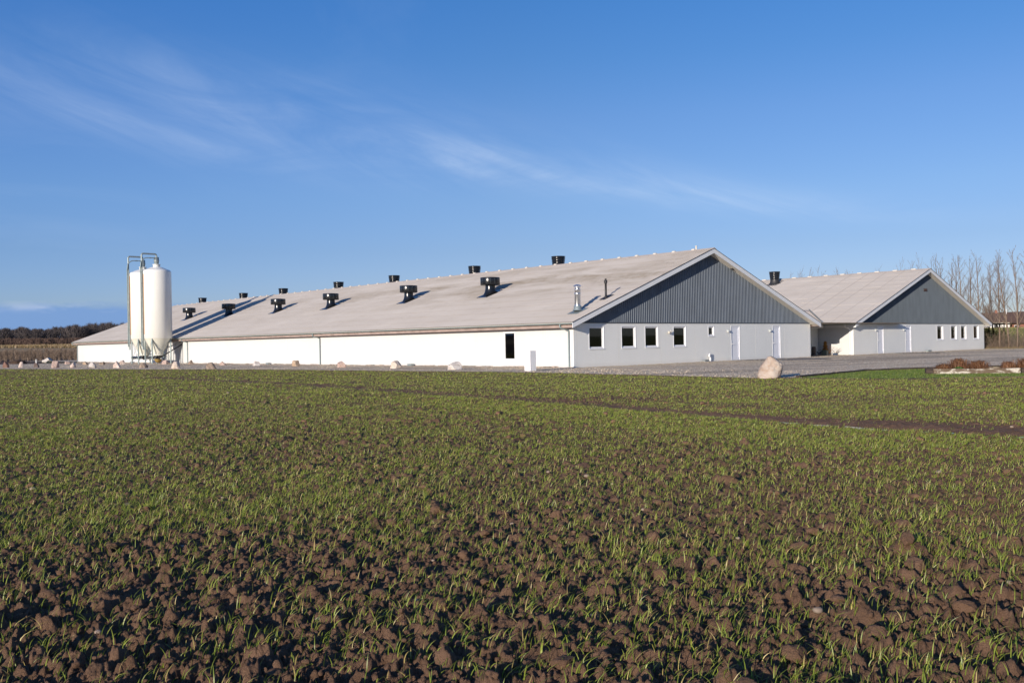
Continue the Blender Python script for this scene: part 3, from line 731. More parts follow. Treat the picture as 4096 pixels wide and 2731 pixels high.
# ---------------------------------------------------------------- silos
def make_silo():
    s = empty('feed_silo', (0, 0, 0), A_ANG)
    m = MB(); R = 1.25
    prof = [(R-.02, 2.33), (R, 2.34), (R, 8.30)]
    for t in np.linspace(0, math.pi/2, 9)[1:]: prof.append((R-.26+.26*math.cos(t), 8.30+.26*math.sin(t)))
    for k in range(1, 8): r = (R-.26)*(1-k/8); prof.append((r, 8.56+.33*(1-(r/(R-.26))**1.6)))
    prof.append((0, 8.90)); m.lathe(prof, 0, 0, 64)
    tk = m.build('tank', M['silo'], s)
    m = MB(); m.lathe([(.30, 8.80), (.30, 9.02), (.36, 9.03), (.36, 9.06), (.0, 9.065)], 0, 0, 32); m.build('hatch_collar', M['silo'], tk)
    m = MB(); m.lathe([(R-.03, 2.33), (R-.05, 2.30), (.46, 1.02), (.43, .79), (.44, .77), (.0, .77)], 0, 0, 64); m.build('hopper', M['hopper'], s)
    # sight strip on the side that faces the track
    m = MB(); vs = []; n = 6
    for z in (2.72, 8.15):
        for i in range(n+1):
            t = math.pi - .155 + .31*i/n; vs.append(((R+.006)*math.cos(t), (R+.006)*math.sin(t), z))
        for i in range(n+1):
            t = math.pi + .155 - .31*i/n; vs.append(((R-.004)*math.cos(t), (R-.004)*math.sin(t), z))
    N = 2*(n+1); m.add(vs, [tuple(range(N)), tuple(range(N, 2*N))[::-1]]+[(i, (i+1) % N, (i+1) % N+N, i+N) for i in range(N)]); m.build('sight_strip', M['strip'], s)
    # cyclone and the two fill pipes
    m = MB(); m.lathe([(.16, 9.06), (.175, 9.07), (.235, 9.42), (.235, 9.44), (.215, 9.45), (.21, 9.71), (.0, 9.72)], 0, 0, 28); m.build('cyclone', M['galv'], s)
    def arc(c, r, a0, a1, n=7): return [(c[0]+r*math.cos(a), 0, c[1]+r*math.sin(a)) for a in np.linspace(a0, a1, n)]
    X = -1.335
    pts = [(0, .0, 9.70)] + [(p[0], 0, p[2]) for p in arc((-.16, 9.83), .16, 0, math.pi/2)] + [(p[0], 0, p[2]) for p in arc((X+.16, 9.83), .16, math.pi/2, math.pi)] + [(X, 0, 1.33)]
    m = MB(); m.tube(pts, .075, 14)
    for z in (3.0, 5.6, 8.2): m.box(X, -1.24, -.03, .03, z, z+.03)
    m.build('fill_pipe', M['galv'], s)
    m = MB(); X2 = X-.12; pts = [(-.2, -.09, 9.62), (-.75, -.11, 9.62)] + [(p[0], -.10, p[2]) for p in arc((X2+.62, 9.0), .62, math.pi/2, math.pi, 9)] + [(X2, -.03, 8.7), (X2, -.02, 1.62)]
    m.tube(pts, .042, 12); m.tube([(-.60, -.10, 9.62), (-.66, -.104, 9.62)], .062, 12)
    for z in (8.3, 5.2, 2.0): m.tube([(X2, -.02, z), (X2, -.02, z+.04)], .058, 10)
    m.build('exhaust_pipe', M['galv_dull'], s)
    # legs and bracing on the corners of a square in line with the barn
    P = [(1.19*math.cos(a), 1.19*math.sin(a)) for a in [math.pi/4+math.pi/2*k for k in range(4)]]
    for x, y in P:
        m = MB(); m.tube([(x, y, .0), (x, y, 2.36)], .058, 10); m.box(x-.11, x+.11, y-.11, y+.11, -.02, .02); m.build('leg', M['galv_dull'], s)
    for k in range(4):
        (x0, y0), (x1, y1) = P[k], P[(k+1) % 4]
        m = MB(); m.tube([(x0, y0, .28), (x1, y1, 2.22)], .014, 6); m.tube([(x1, y1, .28), (x0, y0, 2.22)], .014, 6)
        q = ((x0+x1)/2*.36, (y0+y1)/2*.36)
        m.build('cross_brace', M['galv'], s)
    m = MB()
    for x, y in P: m.tube([(x, y, 2.3), (x*.34, y*.34, .75)], .022, 6); m.tube([(x, y, .3), (x*.45, y*.45, .62)], .016, 6)
    m.build('stay', M['galv'], s)
    # lifting lug
    m = MB(); t = rad(150+47); m.box(-.1, .1, -.03, .03, 8.20, 8.24); o = m.build('lug', M['silo'], tk)
    o.location = (1.22*math.cos(-.75), 1.22*math.sin(-.75), 0); o.rotation_euler = (0, 0, -.75+math.pi/2)
    return s
S1 = onA(-2.1, 50.58); S2 = onA(-2.1, 53.95)
silo = make_silo(); silo.location = S1; tag(silo, 'white cylindrical feed silo on galvanised legs, the nearer one of the pair, in front', 'silo', 'feed silos beside the long barn')
silo2 = copy_tree(silo); silo2.location = S2; tag(silo2, 'white feed silo half hidden on the left behind the other silo', 'silo', 'feed silos beside the long barn')
au = empty('feed_auger', onA(-2.1, 50.58), A_ANG); tag(au, 'black auger tube running under both silos and up into the barn wall', 'conveyor')
m = MB(); m.tube([(0, 6.5, .58), (0, -.3, .58)], .135, 16); m.lathe([(.43, .765), (.36, .72), (.16, .54), (.16, .45)], 0, 0, 20); m.lathe([(.43, .765), (.36, .72), (.18, .54), (.12, .38), (0, .38)], 0, 3.37, 20)
m.build('trough', M['black'], au)
m = MB(); m.lathe([(.34, .46), (.30, .30), (.16, .14), (0, .13)], 0, 0, 14); m.build('outlet_boot', M['boot'], au)
m = MB(); m.tube([(.1, .0, .52), (2.25, -.37, 1.86)], .052, 12); m.build('riser_tube', M['blackm'], au)
m = MB(); m.tube([(.6, 1.1, 1.2), (1.5, 1.2, 1.55), (2.2, 1.2, 1.8)], .06, 12); m.build('elbow_pipe', M['pvc'], au)

# ---------------------------------------------------------------- terrain
def hsh(ix, iy, seed):
    h = (ix.astype(np.int64)*374761393 + iy.astype(np.int64)*668265263 + seed*1442695041) & 0xffffffff
    h = ((h ^ (h >> 13))*1274126177) & 0xffffffff
    h = (h ^ (h >> 16)) & 0xffffffff
    h = (h*2246822519) & 0xffffffff
    return ((h ^ (h >> 15)) & 0xffffff)/float(0x1000000)
def vnoise(x, y, scale, seed):
    x = x*scale; y = y*scale; ix = np.floor(x); iy = np.floor(y); fx = x-ix; fy = y-iy
    fx = fx*fx*(3-2*fx); fy = fy*fy*(3-2*fy)
    a = hsh(ix, iy, seed); b = hsh(ix+1, iy, seed); c = hsh(ix, iy+1, seed); d = hsh(ix+1, iy+1, seed)
    return (a*(1-fx)+b*fx)*(1-fy)+(c*(1-fx)+d*fx)*fy
def fbm(x, y, scale, seed, octv=4):
    s = 0; a = .5
    for i in range(octv): s = s+a*vnoise(x, y, scale*2**i, seed+i*17); a *= .5
    return s/(1-.5**octv)
def domes(x, y, cell, seed, prob, hs):
    wx = x + (vnoise(x, y, 2.2/cell, seed+91)-.5)*cell*.55; wy = y + (vnoise(x, y, 2.2/cell, seed+92)-.5)*cell*.55
    gx = np.floor(wx/cell); gy = np.floor(wy/cell); out = np.zeros_like(x)
    for i in (-1, 0, 1):
        for j in (-1, 0, 1):
            cx = gx+i; cy = gy+j
            h1 = hsh(cx, cy, seed); h2 = hsh(cx, cy, seed+1); h3 = hsh(cx, cy, seed+2); h4 = hsh(cx, cy, seed+3); h5 = hsh(cx, cy, seed+4)
            px = (cx+.2+.6*h1)*cell; py = (cy+.2+.6*h2)*cell; r = cell*(.30+.42*h3)
            ang = h5*3.14; ca = np.cos(ang); sa = np.sin(ang); dx = wx-px; dy = wy-py
            ex = (dx*ca+dy*sa)/r; ey = (-dx*sa+dy*ca)/(r*(.6+.4*h1))
            d = np.clip(1-ex*ex-ey*ey, 0, 1)
            out = np.maximum(out, np.where(h4 < prob, np.power(d, .55)*r*hs*(.55+.75*h5), 0))
    return out
TRACK = np.array([(-30., 58.), (-17., 43.3), (-6.5, 31.2), (-1.5, 24.), (2., 19.), (3.9, 15.7), (4.75, 14.4), (5.7, 13.4), (6.8, 12.2), (9.2, 9.9), (14., 6.)])
def track_d(x, y):
    """signed distance to the wheel track (+ = farther side), and arc fraction 0..1"""
    best = np.full(x.shape, 1e9); sg = np.zeros(x.shape); ar = np.zeros(x.shape)
    for i in range(len(TRACK)-1):
        p = TRACK[i]; d = TRACK[i+1]-p; L2 = d@d
        t = np.clip(((x-p[0])*d[0]+(y-p[1])*d[1])/L2, 0, 1)
        qx = p[0]+t*d[0]-x; qy = p[1]+t*d[1]-y; dd = np.hypot(qx, qy)
        cr = d[0]*(y-p[1])-d[1]*(x-p[0]); m = dd < best
        best = np.where(m, dd, best); sg = np.where(m, np.sign(cr), sg); ar = np.where(m, (i+t)/(len(TRACK)-1), ar)
    return best*sg, ar
def bare_w(ar): return .28+1.0*np.clip((ar-.42)/.4, 0, 1)
def soilh(x, y, fine=None):
    """height of the tilled soil"""
    rr = np.hypot(x, y)
    d, ar = track_d(x, y)
    rough = .55+.9*fbm(x, y, .22, 7, 3)
    tracky = np.clip(1-np.abs(d-bare_w(ar)*.35)/(bare_w(ar)*.75+.15), 0, 1)*(ar > .12)
    tracky = np.clip(tracky*1.8, 0, 1)
    amp = rough*(1-.55*tracky)
    amp = amp*(.62+.38*np.clip((7.5-rr)/4, 0, 1))      # coarser tilth close to the headland
    rd = 1-np.abs(2*fbm(x, y, 9.0, 61, 4)-1)          # sharp crumbly ridges
    nz = .62+.76*fbm(x, y, 16., 63, 3)
    rd2 = 1-np.abs(2*fbm(x, y, 24.0, 67, 3)-1)
    big = domes(x, y, .19, 11, .06, .60)*nz
    med = domes(x, y, .088, 23, .40, .85)*nz
    sml = domes(x, y, .044, 37, .60, .95)
    tin = domes(x, y, .022, 53, .66, .95)
    h = np.maximum(big, np.maximum(med, .8*sml+.25*med)) + .35*sml + .65*tin + (rd-.6)*.060 + (rd2-.6)*.022
    h = h*amp + (fbm(x, y, 34, 71, 3)-.5)*.034*amp + (fbm(x, y, 75, 73, 2)-.5)*.016 + (fbm(x, y, .8, 5, 3)-.5)*.05 - .034
    rut = np.exp(-(d/.26)**2)*np.clip((ar-.40)*8, 0, 1)*(.35+1.05*vnoise(ar*75, d*2+.5, 1.0, 3))
    return h - .058*rut
XB = np.array([-200, -60., -39.9, -15., .4, 5.3, 8.2, 9.4, 11.6, 13.4, 15.5, 30, 200]); YB = np.array([150, 84., 71.2, 54.8, 41.2, 34.8, 30.6, 30.25, 28.4, 28.2, 27.9, 26.5, 20])
def yb(x): return np.interp(x, XB, YB)

soil_mat = mat('tilled_soil', lambda t, bs, co: (
    t.put(bs.inputs['Base Color'], t.mix(t.ramp(t.noise(co, 7, 6, .65), [(.3, 0.0), (.7, 1.0)]), (.160, .094, .058), (.262, .158, .102))),
    addbump(t, bs, t.noise(co, 110, 6, .75), 1.0, .022)), rough=.90, spec=.15)
NR = 1250
th = np.concatenate([np.linspace(rad(-66), rad(-40.3), 170), np.linspace(rad(-40), rad(40), 1210), np.linspace(rad(40.3), rad(66), 170)]); NA = len(th); rr = np.exp(np.linspace(math.log(2.3), math.log(92.), NR))
Rg, Tg = np.meshgrid(rr, th, indexing='ij')
Xf = Rg*np.sin(Tg); Yf = Rg*np.cos(Tg)
Xf = Xf.astype(np.float64); Yf = Yf.astype(np.float64)
Zf = np.zeros_like(Xf)
for a in range(0, NR, 125): Zf[a:a+125] = soilh(Xf[a:a+125], Yf[a:a+125])
edge = yb(Xf)-Yf
Zf = np.where(edge < .5, Zf*np.clip(edge/.5, 0, 1)+.012*(edge < .5), Zf)
idx = np.arange(NR*NA).reshape(NR, NA)
q = np.stack([idx[:-1, :-1], idx[:-1, 1:], idx[1:, 1:], idx[1:, :-1]], -1).reshape(-1, 4)
keep = (edge.ravel()[q] > -.12).all(1)
Vf = np.stack([Xf, Yf, Zf], -1).reshape(-1, 3); q = q[keep]
used = np.zeros(len(Vf), bool); used[q] = True; remap = np.cumsum(used)-1
field = fast_mesh('field', Vf[used], remap[q], soil_mat, smooth=True); tag(field, kind='structure')

# loose clods lying on the tilth
def ico_pts(sub):
    import bmesh
    bm = bmesh.new(); bmesh.ops.create_icosphere(bm, subdivisions=sub, radius=1.0)
    V = np.array([v.co[:] for v in bm.verts]); F = np.array([[v.index for v in f.verts] for f in bm.faces]); bm.free(); return V, F
rng = np.random.default_rng(12)
def scatter(n, r0, r1, a0=-41, a1=41, power=1.0):
    """uniform in log r when power=0, uniform in area when power=1"""
    u_ = rng.random(n); r = np.sqrt(r0*r0+u_*(r1*r1-r0*r0)) if power == 1.0 else r0*np.exp(u_*math.log(r1/r0))
    t = rad(a0)+rng.random(n)*(rad(a1)-rad(a0)); return r*np.sin(t), r*np.cos(t), r
ICV, ICF = ico_pts(2); ICV3, ICF3 = ico_pts(4)
def clod_batch(n, r0, r1, smin, smax, V0, F0, seed, power=1.0):
    x, y, r = scatter(n, r0, r1, power=power); rg = np.random.default_rng(seed)
    d, ar = track_d(x, y); ok = (y < yb(x)-.3) & ~((d > -.25) & (d < bare_w(ar)*.8) & (ar > .3)); 
    ok &= rg.random(n) < np.clip(.25+1.5*(fbm(x, y, .5, 31, 3)-.3), .1, 1)
    x, y = x[ok], y[ok]; n = len(x)
    s = smin*(smax/smin)**(rg.random(n)**2.4)
    z = soilh(x, y)
    P = np.repeat(V0[None], n, 0)
    # faceting by random planes
    for k in range(9):
        nv = rg.normal(size=(n, 3)); nv /= np.linalg.norm(nv, axis=1)[:, None]; h = .55+.4*rg.random(n)
        dt = np.einsum('nij,nj->ni', P, nv); ex = np.clip(dt-h[:, None], 0, None); P = P-ex[:, :, None]*nv[:, None, :]*.9
    P = P*(1+(.10 if V0.shape[0] > 300 else .24)*(rg.random((n, V0.shape[0], 1))-.5)+.22*(vnoise(P[:, :, 0]+P[:, :, 2]*.7+np.arange(n)[:, None]*3.7, P[:, :, 1]-P[:, :, 2]*.5, 2.6, 5)-.5)[:, :, None])
    P = P*np.stack([.8+.5*rg.random(n), .8+.5*rg.random(n), .55+.35*rg.random(n)], 1)[:, None, :]
    an = rg.random(n)*6.28; ca, sa = np.cos(an)[:, None], np.sin(an)[:, None]
    Q = np.stack([P[:, :, 0]*ca-P[:, :, 1]*sa, P[:, :, 0]*sa+P[:, :, 1]*ca, P[:, :, 2]], -1)*s[:, None, None]
    Q += np.stack([x, y, z+s*.18], 1)[:, None, :]
    F = (F0[None]+(np.arange(n)*V0.shape[0])[:, None, None]).reshape(-1, 3)
    return Q.reshape(-1, 3), F
parts = [clod_batch(900, 2.6, 7.5, .016, .062, ICV3, ICF3, 1), clod_batch(14000, 2.6, 9.5, .006, .022, ICV, ICF, 2, power=0.0), clod_batch(2500, 7.5, 24, .018, .055, ICV, ICF, 3)]
off = 0; VV = []; FF = []
for V_, F_ in parts: VV.append(V_); FF.append(F_+off); off += len(V_)
tag(fast_mesh('soil_clods', np.concatenate(VV), np.concatenate(FF), soil_mat, smooth=False), 'brown loose lumps of soil lying over the sown field', 'clods', kind='stuff')

# the young corn: blades
def blade_mat():
    m = bpy.data.materials.new('cereal_blade'); m.use_nodes = True; t = NT(m.node_tree); t.n.clear()
    a = t.new('ShaderNodeAttribute'); a.attribute_name = 'Col'
    d = t.new('ShaderNodeBsdfPrincipled'); d.inputs['Roughness'].default_value = .42; d.inputs['Specular IOR Level'].default_value = .45
    t.l.new(a.outputs['Color'], d.inputs['Base Color'])
    tr = t.new('ShaderNodeBsdfTranslucent'); t.put(tr.inputs[0], t.mix(1.0, a.outputs['Color'], (1.15, 1.2, .55), 'MULTIPLY'))
    mx = t.new('ShaderNodeMixShader'); mx.inputs[0].default_value = .33; t.l.new(d.outputs[0], mx.inputs[1]); t.l.new(tr.outputs[0], mx.inputs[2])
    o = t.new('ShaderNodeOutputMaterial'); t.l.new(mx.outputs[0], o.inputs[0]); return m
BL = blade_mat()
def blades(x, y, z, h, wd, seg, seed, lean=(.2, 1.35), cols=((.155, .218, .032), (.325, .375, .056), (.50, .40, .15)), straw=.15):
    rg = np.random.default_rng(seed); n = len(x)
    az_ = rg.random(n)*6.283; az_ = np.where(rg.random(n) < .62, rg.normal(.4, .7, n), az_)     # a slight lean with the wind
    ln = lean[0]+(lean[1]-lean[0])*rg.random(n)**1.4
    dx, dy = np.cos(az_), np.sin(az_)
    wa = rg.random(n)*6.283; wx, wy = np.cos(wa)*wd*.5, np.sin(wa)*wd*.5
    lv = np.linspace(0, 1, seg+1); P = []
    for k, t in enumerate(lv):
        out = ln*h*(t**1.9); up_ = h*(t-.28*ln*t**2.4)
        f = 1.0 if t < .5 else max(0.0, 1-((t-.5)/.5)**1.6)
        cx = x+dx*out; cy = y+dy*out; cz = z+up_
        if k == seg: P.append(np.stack([cx, cy, cz], 1))
        else:
            tw = 1-.0*t
            P.append(np.stack([cx-wx*f, cy-wy*f, cz], 1)); P.append(np.stack([cx+wx*f, cy+wy*f, cz], 1))
    V = np.stack(P, 1); m = V.shape[1]; F = []
    for k in range(seg-1): a = 2*k; F += [(a, a+1, a+3), (a, a+3, a+2)]
    a = 2*(seg-1); F.append((a, a+1, a+2)); F = np.array(F)
    FF = (F[None]+(np.arange(n)*m)[:, None, None]).reshape(-1, 3)
    c = rg.random((n, 1)); cA, cB, cS = (np.array(q_)[None] for q_ in cols)
    C = cA*(1-c)+cB*c; st = rg.random(n) < straw; C[st] = cS*(.7+.5*rg.random((st.sum(), 1)))
    C = C*(.85+.3*rg.random((n, 1)))
    return V.reshape(-1, 3), FF, np.repeat(C, m, 0)
def cover(x, y):
    """0..1 how well the crop has come up"""
    r = np.hypot(x, y); d, ar = track_d(x, y)
    base_ = np.clip((fbm(x, y, .55, 101, 4)-.30)*2.6, .05, 1.0)
    patch = np.clip((fbm(x*.6+y*.1, y, .9, 131, 3)-.36)*5, .12, 1)
    dens = base_*(.35+.65*patch)
    near = np.clip((r-3.2)/4.0, 0, 1); dens = np.maximum(dens, .27+.22*np.clip((r-4.5)/3.5, 0, 1))*(.74+.26*near)
    dens = np.where(r > 9, np.maximum(dens, .30+.25*np.clip((r-9)/25, 0, 1)), dens)
    b = (d > -.50) & (d < bare_w(ar)) & (ar > .40); 
    soft = np.clip((vnoise(x, y, 3.0, 77)-.55)*2, 0, .12)
    dens = np.where(b, soft*.6, dens)
    b2 = (d > -.45) & (d < .45) & (ar <= .40) & (ar > .10); dens = np.where(b2, dens*.18, dens)
    b3 = (np.abs(d-1.75) < .28) & (ar < .5) & (ar > .10); dens = np.where(b3, dens*.45, dens)
    g = (d < -.50) & (d > -2.8) & (ar > .3); dens = np.where(g, np.clip(dens*1.3+.42, 0, 1.2), dens)
    dens = np.where((r > 22), np.clip(dens*1.25+.12, 0, 1.2), dens)
    dens = np.where(b2 & (r > 22), .12, dens)
    return dens
PV = []; PF = []; PC = []; off = 0
def add_blades(n, r0, r1, seg, seed, hgt, wid, cl=3, power=1.0, spread=.018):
    global off
    wd_ = 63 if r0 < 15 else 44; n = int(n*wd_/40); x, y, r = scatter(n, r0, r1, a0=-wd_, a1=wd_, power=power); rg = np.random.default_rng(seed)
    k = (rg.random(n) < cover(x, y)) & (y < yb(x)-.06); x, y, r = x[k], y[k], r[k]
    x = np.repeat(x, cl)+rg.normal(0, spread, len(x)*cl); y = np.repeat(y, cl)+rg.normal(0, spread, len(y)*cl); r = np.repeat(r, cl)
    z = soilh(x, y)-.004; h = hgt[0]+(hgt[1]-hgt[0])*rg.random(len(x)); 
    w_ = wid*(.7+.6*rg.random(len(x)))*np.maximum(1, r/21.0)
    V_, F_, C_ = blades(x, y, z, h, w_, seg, seed+5)
    PV.append(V_); PF.append(F_+off); PC.append(C_); off += len(V_)
add_blades(34000, 2.6, 9.0, 4, 201, (.032, .090), .0038, cl=2, spread=.012)
add_blades(110000, 9.0, 20.0, 3, 202, (.030, .070), .0044)
add_blades(205000, 20.0, 92.0, 2, 203, (.040, .080), .0056, power=0.0, spread=.03)
crop = fast_mesh('crop_sprouts', np.concatenate(PV), np.concatenate(PF), BL, col=np.concatenate(PC)); tag(crop, 'thin green winter cereal sprouts coming up over the brown field', 'crop', kind='stuff')
print('blades', sum(len(f) for f in PF))
# puddle water in the wheel rut
m = MB()
for i in range(4, len(TRACK)-1):
    p = TRACK[i]; q_ = TRACK[i+1]; d = q_-p; L = np.hypot(*d); nx, ny = -d[1]/L, d[0]/L; w_ = .34
    pp = TRACK[i-1]; d0 = (q_-pp); n0 = np.array([-d0[1], d0[0]])/np.hypot(*d0)
    nn = TRACK[min(i+2, len(TRACK)-1)]; d1 = nn-p; n1_ = np.array([-d1[1], d1[0]])/np.hypot(*d1)
    m.add([(p[0]-n0[0]*w_, p[1]-n0[1]*w_, -.057), (q_[0]-n1_[0]*w_, q_[1]-n1_[1]*w_, -.057), (q_[0]+n1_[0]*w_, q_[1]+n1_[1]*w_, -.057), (p[0]+n0[0]*w_, p[1]+n0[1]*w_, -.057)], [(0, 1, 2, 3)])
tag(m.build('puddle', M['water']), kind='structure')
# small field stones
x, y, r = scatter(90, 4.2, 30, -35, 35, power=0.0); ok = y < yb(x)-.5; x, y = x[ok], y[ok]; z = soilh(x, y)
rg = np.random.default_rng(8); VV = []; FF = []
for i in range(len(x)):
    s = .006+.018*rg.random()**2.5*(1+np.hypot(x[i], y[i])/14); P = ICV*(1+.25*(rg.random((len(ICV), 1))-.5))*np.array([1, .75, .6])*s
    VV.append(P+np.array([x[i], y[i], z[i]+s*.35])); FF.append(ICF+i*len(ICV))
tag(fast_mesh('field_stones', np.concatenate(VV), np.concatenate(FF), mat('flint', color=(.28, .215, .165), rough=.7, var=.35, vscale=2)), 'small pale flints scattered over the field', 'stones', kind='stuff')

# gravel yard: one sheet under the barns up to the field edge
def gravel_fn(t, bs, co):
    vor = t.new('ShaderNodeTexVoronoi'); t.put(vor.inputs['Vector'], co); vor.inputs['Scale'].default_value = 30
    vor2 = t.new('ShaderNodeTexVoronoi'); t.put(vor2.inputs['Vector'], co); vor2.inputs['Scale'].default_value = 9
    g = t.noise(co, 14, 6, .75); big = t.noise(t.mapping(co, (.12, .30, 1), rot=(0, 0, .35)), 1.0, 5, .6)
    sp = t.new('ShaderNodeSeparateXYZ'); t.put(sp.inputs[0], vor.outputs['Color'])
    c = t.ramp(sp.outputs[0], [(0, (.54, .39, .25)), (.35, (.76, .60, .42)), (.7, (.88, .75, .57)), (1, (.96, .90, .76))])
    c = t.mix(t.ramp(g, [(.36, .5), (.52, 0.0)]), c, (.30, .23, .18))
    c = t.mix(t.math('MULTIPLY', t.ramp(big, [(.52, 0.0), (.66, 1.0)]), .18), c, (.215, .165, .145))
    # tyre-worn, dirtier lanes running along the gables
    sp2 = t.new('ShaderNodeSeparateXYZ'); t.put(sp2.inputs[0], t.mapping(co, (1, 1, 1), rot=(0, 0, -.55)))
    ln_ = t.noise(t.comb(t.math('MULTIPLY', sp2.outputs[0], .05), t.math('MULTIPLY', sp2.outputs[1], .42), 0.0), 1.0, 3, .5)
    c = t.mix(t.math('MULTIPLY', t.ramp(ln_, [(.50, 0.0), (.60, 1.0)]), t.ramp(g, [(.3, .55), (.7, .25)])), c, (.20, .155, .125))
    t.put(bs.inputs['Base Color'], c)
    addbump(t, bs, t.math('SUBTRACT', t.math('MULTIPLY', g, 1.2), vor.outputs['Distance']), 1.0, .05)
gravel = mat('gravel', gravel_fn, rough=.9, spec=.3)
gp = [(-64, 86.4), (-39.9, 71.2), (-15, 54.8), (.4, 41.2), (5.3, 34.8), (8.2, 30.5), (9.4, 30.2), (9.9, 30.9), (11.5, 32.9), (13.4, 35.1), (14.8, 35.9), (16.4, 36.5), (20.7, 37.3), (60, 38), (75, 55), (60, 71), (46.9, 80.9), (46.2, 82.6), (45.3, 84.6), (44.2, 86.5), (10, 130), (-50, 160), (-70, 130), (-47, 106.5), (-52, 103.2), (-57, 102.2), (-75, 104), (-95, 108), (-95, 106)]
def poly_grid(poly, z, name, mt, step=.5, amp=0.0, seed=1):
    """triangulated polygon"""
    import bmesh
    bm = bmesh.new(); vs = [bm.verts.new((x, y, z)) for x, y in poly]; f = bm.faces.new(vs); bmesh.ops.triangulate(bm, faces=[f])
    me = bpy.data.meshes.new(name); bm.to_mesh(me); bm.free(); me.materials.append(mt); o = bpy.data.objects.new(name, me); COL.objects.link(o); return o
def inside(px_, py_, poly):
    r_ = np.zeros(px_.shape, bool); n = len(poly)
    for i in range(n):
        x0, y0 = poly[i]; x1, y1 = poly[(i+1) % n]
        c = ((y0 > py_) != (y1 > py_)); xx = (x1-x0)*(py_-y0)/((y1-y0) if y1 != y0 else 1e-9)+x0
        r_ ^= c & (px_ < xx)
    return r_
gt = np.linspace(rad(-40), rad(41), 1150); gr = np.exp(np.linspace(math.log(28.5), math.log(112), 900))
Rg, Tg = np.meshgrid(gr, gt, indexing='ij'); Xg = Rg*np.sin(Tg); Yg = Rg*np.cos(Tg)
gn = np.random.default_rng(77).random(Xg.shape)
Zg = (.55*gn+.45*domes(Xg, Yg, .16, 91, .7, .5)/.06)*.048*np.clip(Rg/60, .55, 1.25)+(fbm(Xg, Yg, .25, 95, 3)-.5)*.05-.012
ids = np.arange(Xg.size).reshape(Xg.shape); qg = np.stack([ids[:-1, :-1], ids[:-1, 1:], ids[1:, 1:], ids[1:, :-1]], -1).reshape(-1, 4)
ok = inside(Xg.ravel(), Yg.ravel(), gp); lu = (Xg.ravel()-A0.x)*U.x+(Yg.ravel()-A0.y)*U.y; lv_ = (Xg.ravel()-A0.x)*Vv.x+(Yg.ravel()-A0.y)*Vv.y
ok &= ~((lu > .25) & (lu < WA-.25) & (lv_ > .25)); kq = ok[qg].all(1); qg = qg[kq]; us_ = np.zeros(Xg.size, bool); us_[qg] = True; rm = np.cumsum(us_)-1
gy = fast_mesh('gravel_yard', np.stack([Xg, Yg, Zg], -1).reshape(-1, 3)[us_], rm[qg], gravel, smooth=False); tag(gy, kind='structure')
gy2 = poly_grid(gp, -.035, 'gravel_bed', gravel); tag(gy2, kind='structure')
# concrete aprons before the doors
ap = poly_grid([tuple(onA(*q_)[:2]) for q_ in ((13.5, -.005), (13.3, -1.0), (13.6, -3.9), (18.6, -4.2), (21.4, -1.6), (21.0, -.9), (20.0, -.5), (19.7, -.005))], .022, 'door_apron', M['concrete']); tag(ap, kind='structure')
ap = poly_grid([tuple(onC(*q_)[:2]) for q_ in ((3.4, -.005), (2.6, -.9), (2.6, -2.6), (6.5, -4.0), (11.5, -2.6), (10.0, -.6), (9.6, -.005))], .022, 'door_apron', M['concrete']); tag(ap, kind='structure')
# pebbles standing up from the gravel close to the boulders
x = rng.uniform(-38, 22, 9000); y = yb(x)+rng.uniform(.1, 9, 9000)**1.0; inside = ~((x > 9.6) & (y < np.interp(x, [9.4, 11.5, 13.4, 14.8, 16.4, 20.7, 60], [30.5, 33.1, 35.3, 36.1, 36.7, 37.5, 38.2]))); 
loc_u = (x-A0.x)*U.x+(y-A0.y)*U.y; loc_v = (x-A0.x)*Vv.x+(y-A0.y)*Vv.y; inside &= ~((loc_u > -.1) & (loc_v > -.1)); x, y = x[inside], y[inside]; n = len(x)
s = .010+.022*rng.random(n); V0, F0 = ico_pts(1)
P = V0[None]*(1+.3*(rng.random((n, len(V0), 1))-.5))*s[:, None, None]*np.array([1, .8, .6]); P = P+np.stack([x, y, s*.3], 1)[:, None, :]
tag(fast_mesh('pebbles', P.reshape(-1, 3), (F0[None]+(np.arange(n)*len(V0))[:, None, None]).reshape(-1, 3), gravel), 'loose pebbles on the gravel yard', 'gravel', kind='stuff')

# wide ground sheet with the far slopes
def gz(x, y):
    r = np.hypot(x, y); a = np.arctan2(x, y)
    left = np.clip((.05-a)/.25, 0, 1); right = np.clip((a-.15)/.25, 0, 1)
    zl = np.interp(r, [0, 215, 262, 300, 420, 520, 900, 3000], [-.17, -.17, .9, 2.5, 3.2, 6, 9, 14])
    zr = np.interp(r, [0, 95, 110, 155, 220, 300, 700, 3000], [-.17, -.15, .15, 2.1, 2.6, 3.2, 5, 8])
    zm = np.interp(r, [0, 250, 3000], [-.17, -.17, 4])
    wgt = np.clip(1-left-right, 0, 1); s = left+right+wgt
    return (zl*left+zr*right+zm*wgt)/s + .25*(vnoise(x, y, .02, 3)-.5)*np.clip((r-120)/150, 0, 1)
rg_ = np.concatenate([[.01], np.exp(np.linspace(math.log(6), math.log(3000), 150))]); tg_ = np.linspace(-math.pi, math.pi, 361)
Rg, Tg = np.meshgrid(rg_, tg_, indexing='ij'); Xg = Rg*np.sin(Tg); Yg = Rg*np.cos(Tg); Zg = gz(Xg, Yg)
ii = np.arange(Rg.size).reshape(Rg.shape); qg = np.stack([ii[:-1, :-1], ii[:-1, 1:], ii[1:, 1:], ii[1:, :-1]], -1).reshape(-1, 4)
colg = np.zeros((Rg.size, 3)); rr_ = Rg.ravel(); aa = Tg.ravel()
green = np.array((.085, .105, .030)); brown = np.array((.125, .083, .060)); straw_ = np.array((.34, .255, .145)); soilc = np.array((.14, .095, .068))
colg[:] = soilc
L_ = (aa < -.05)
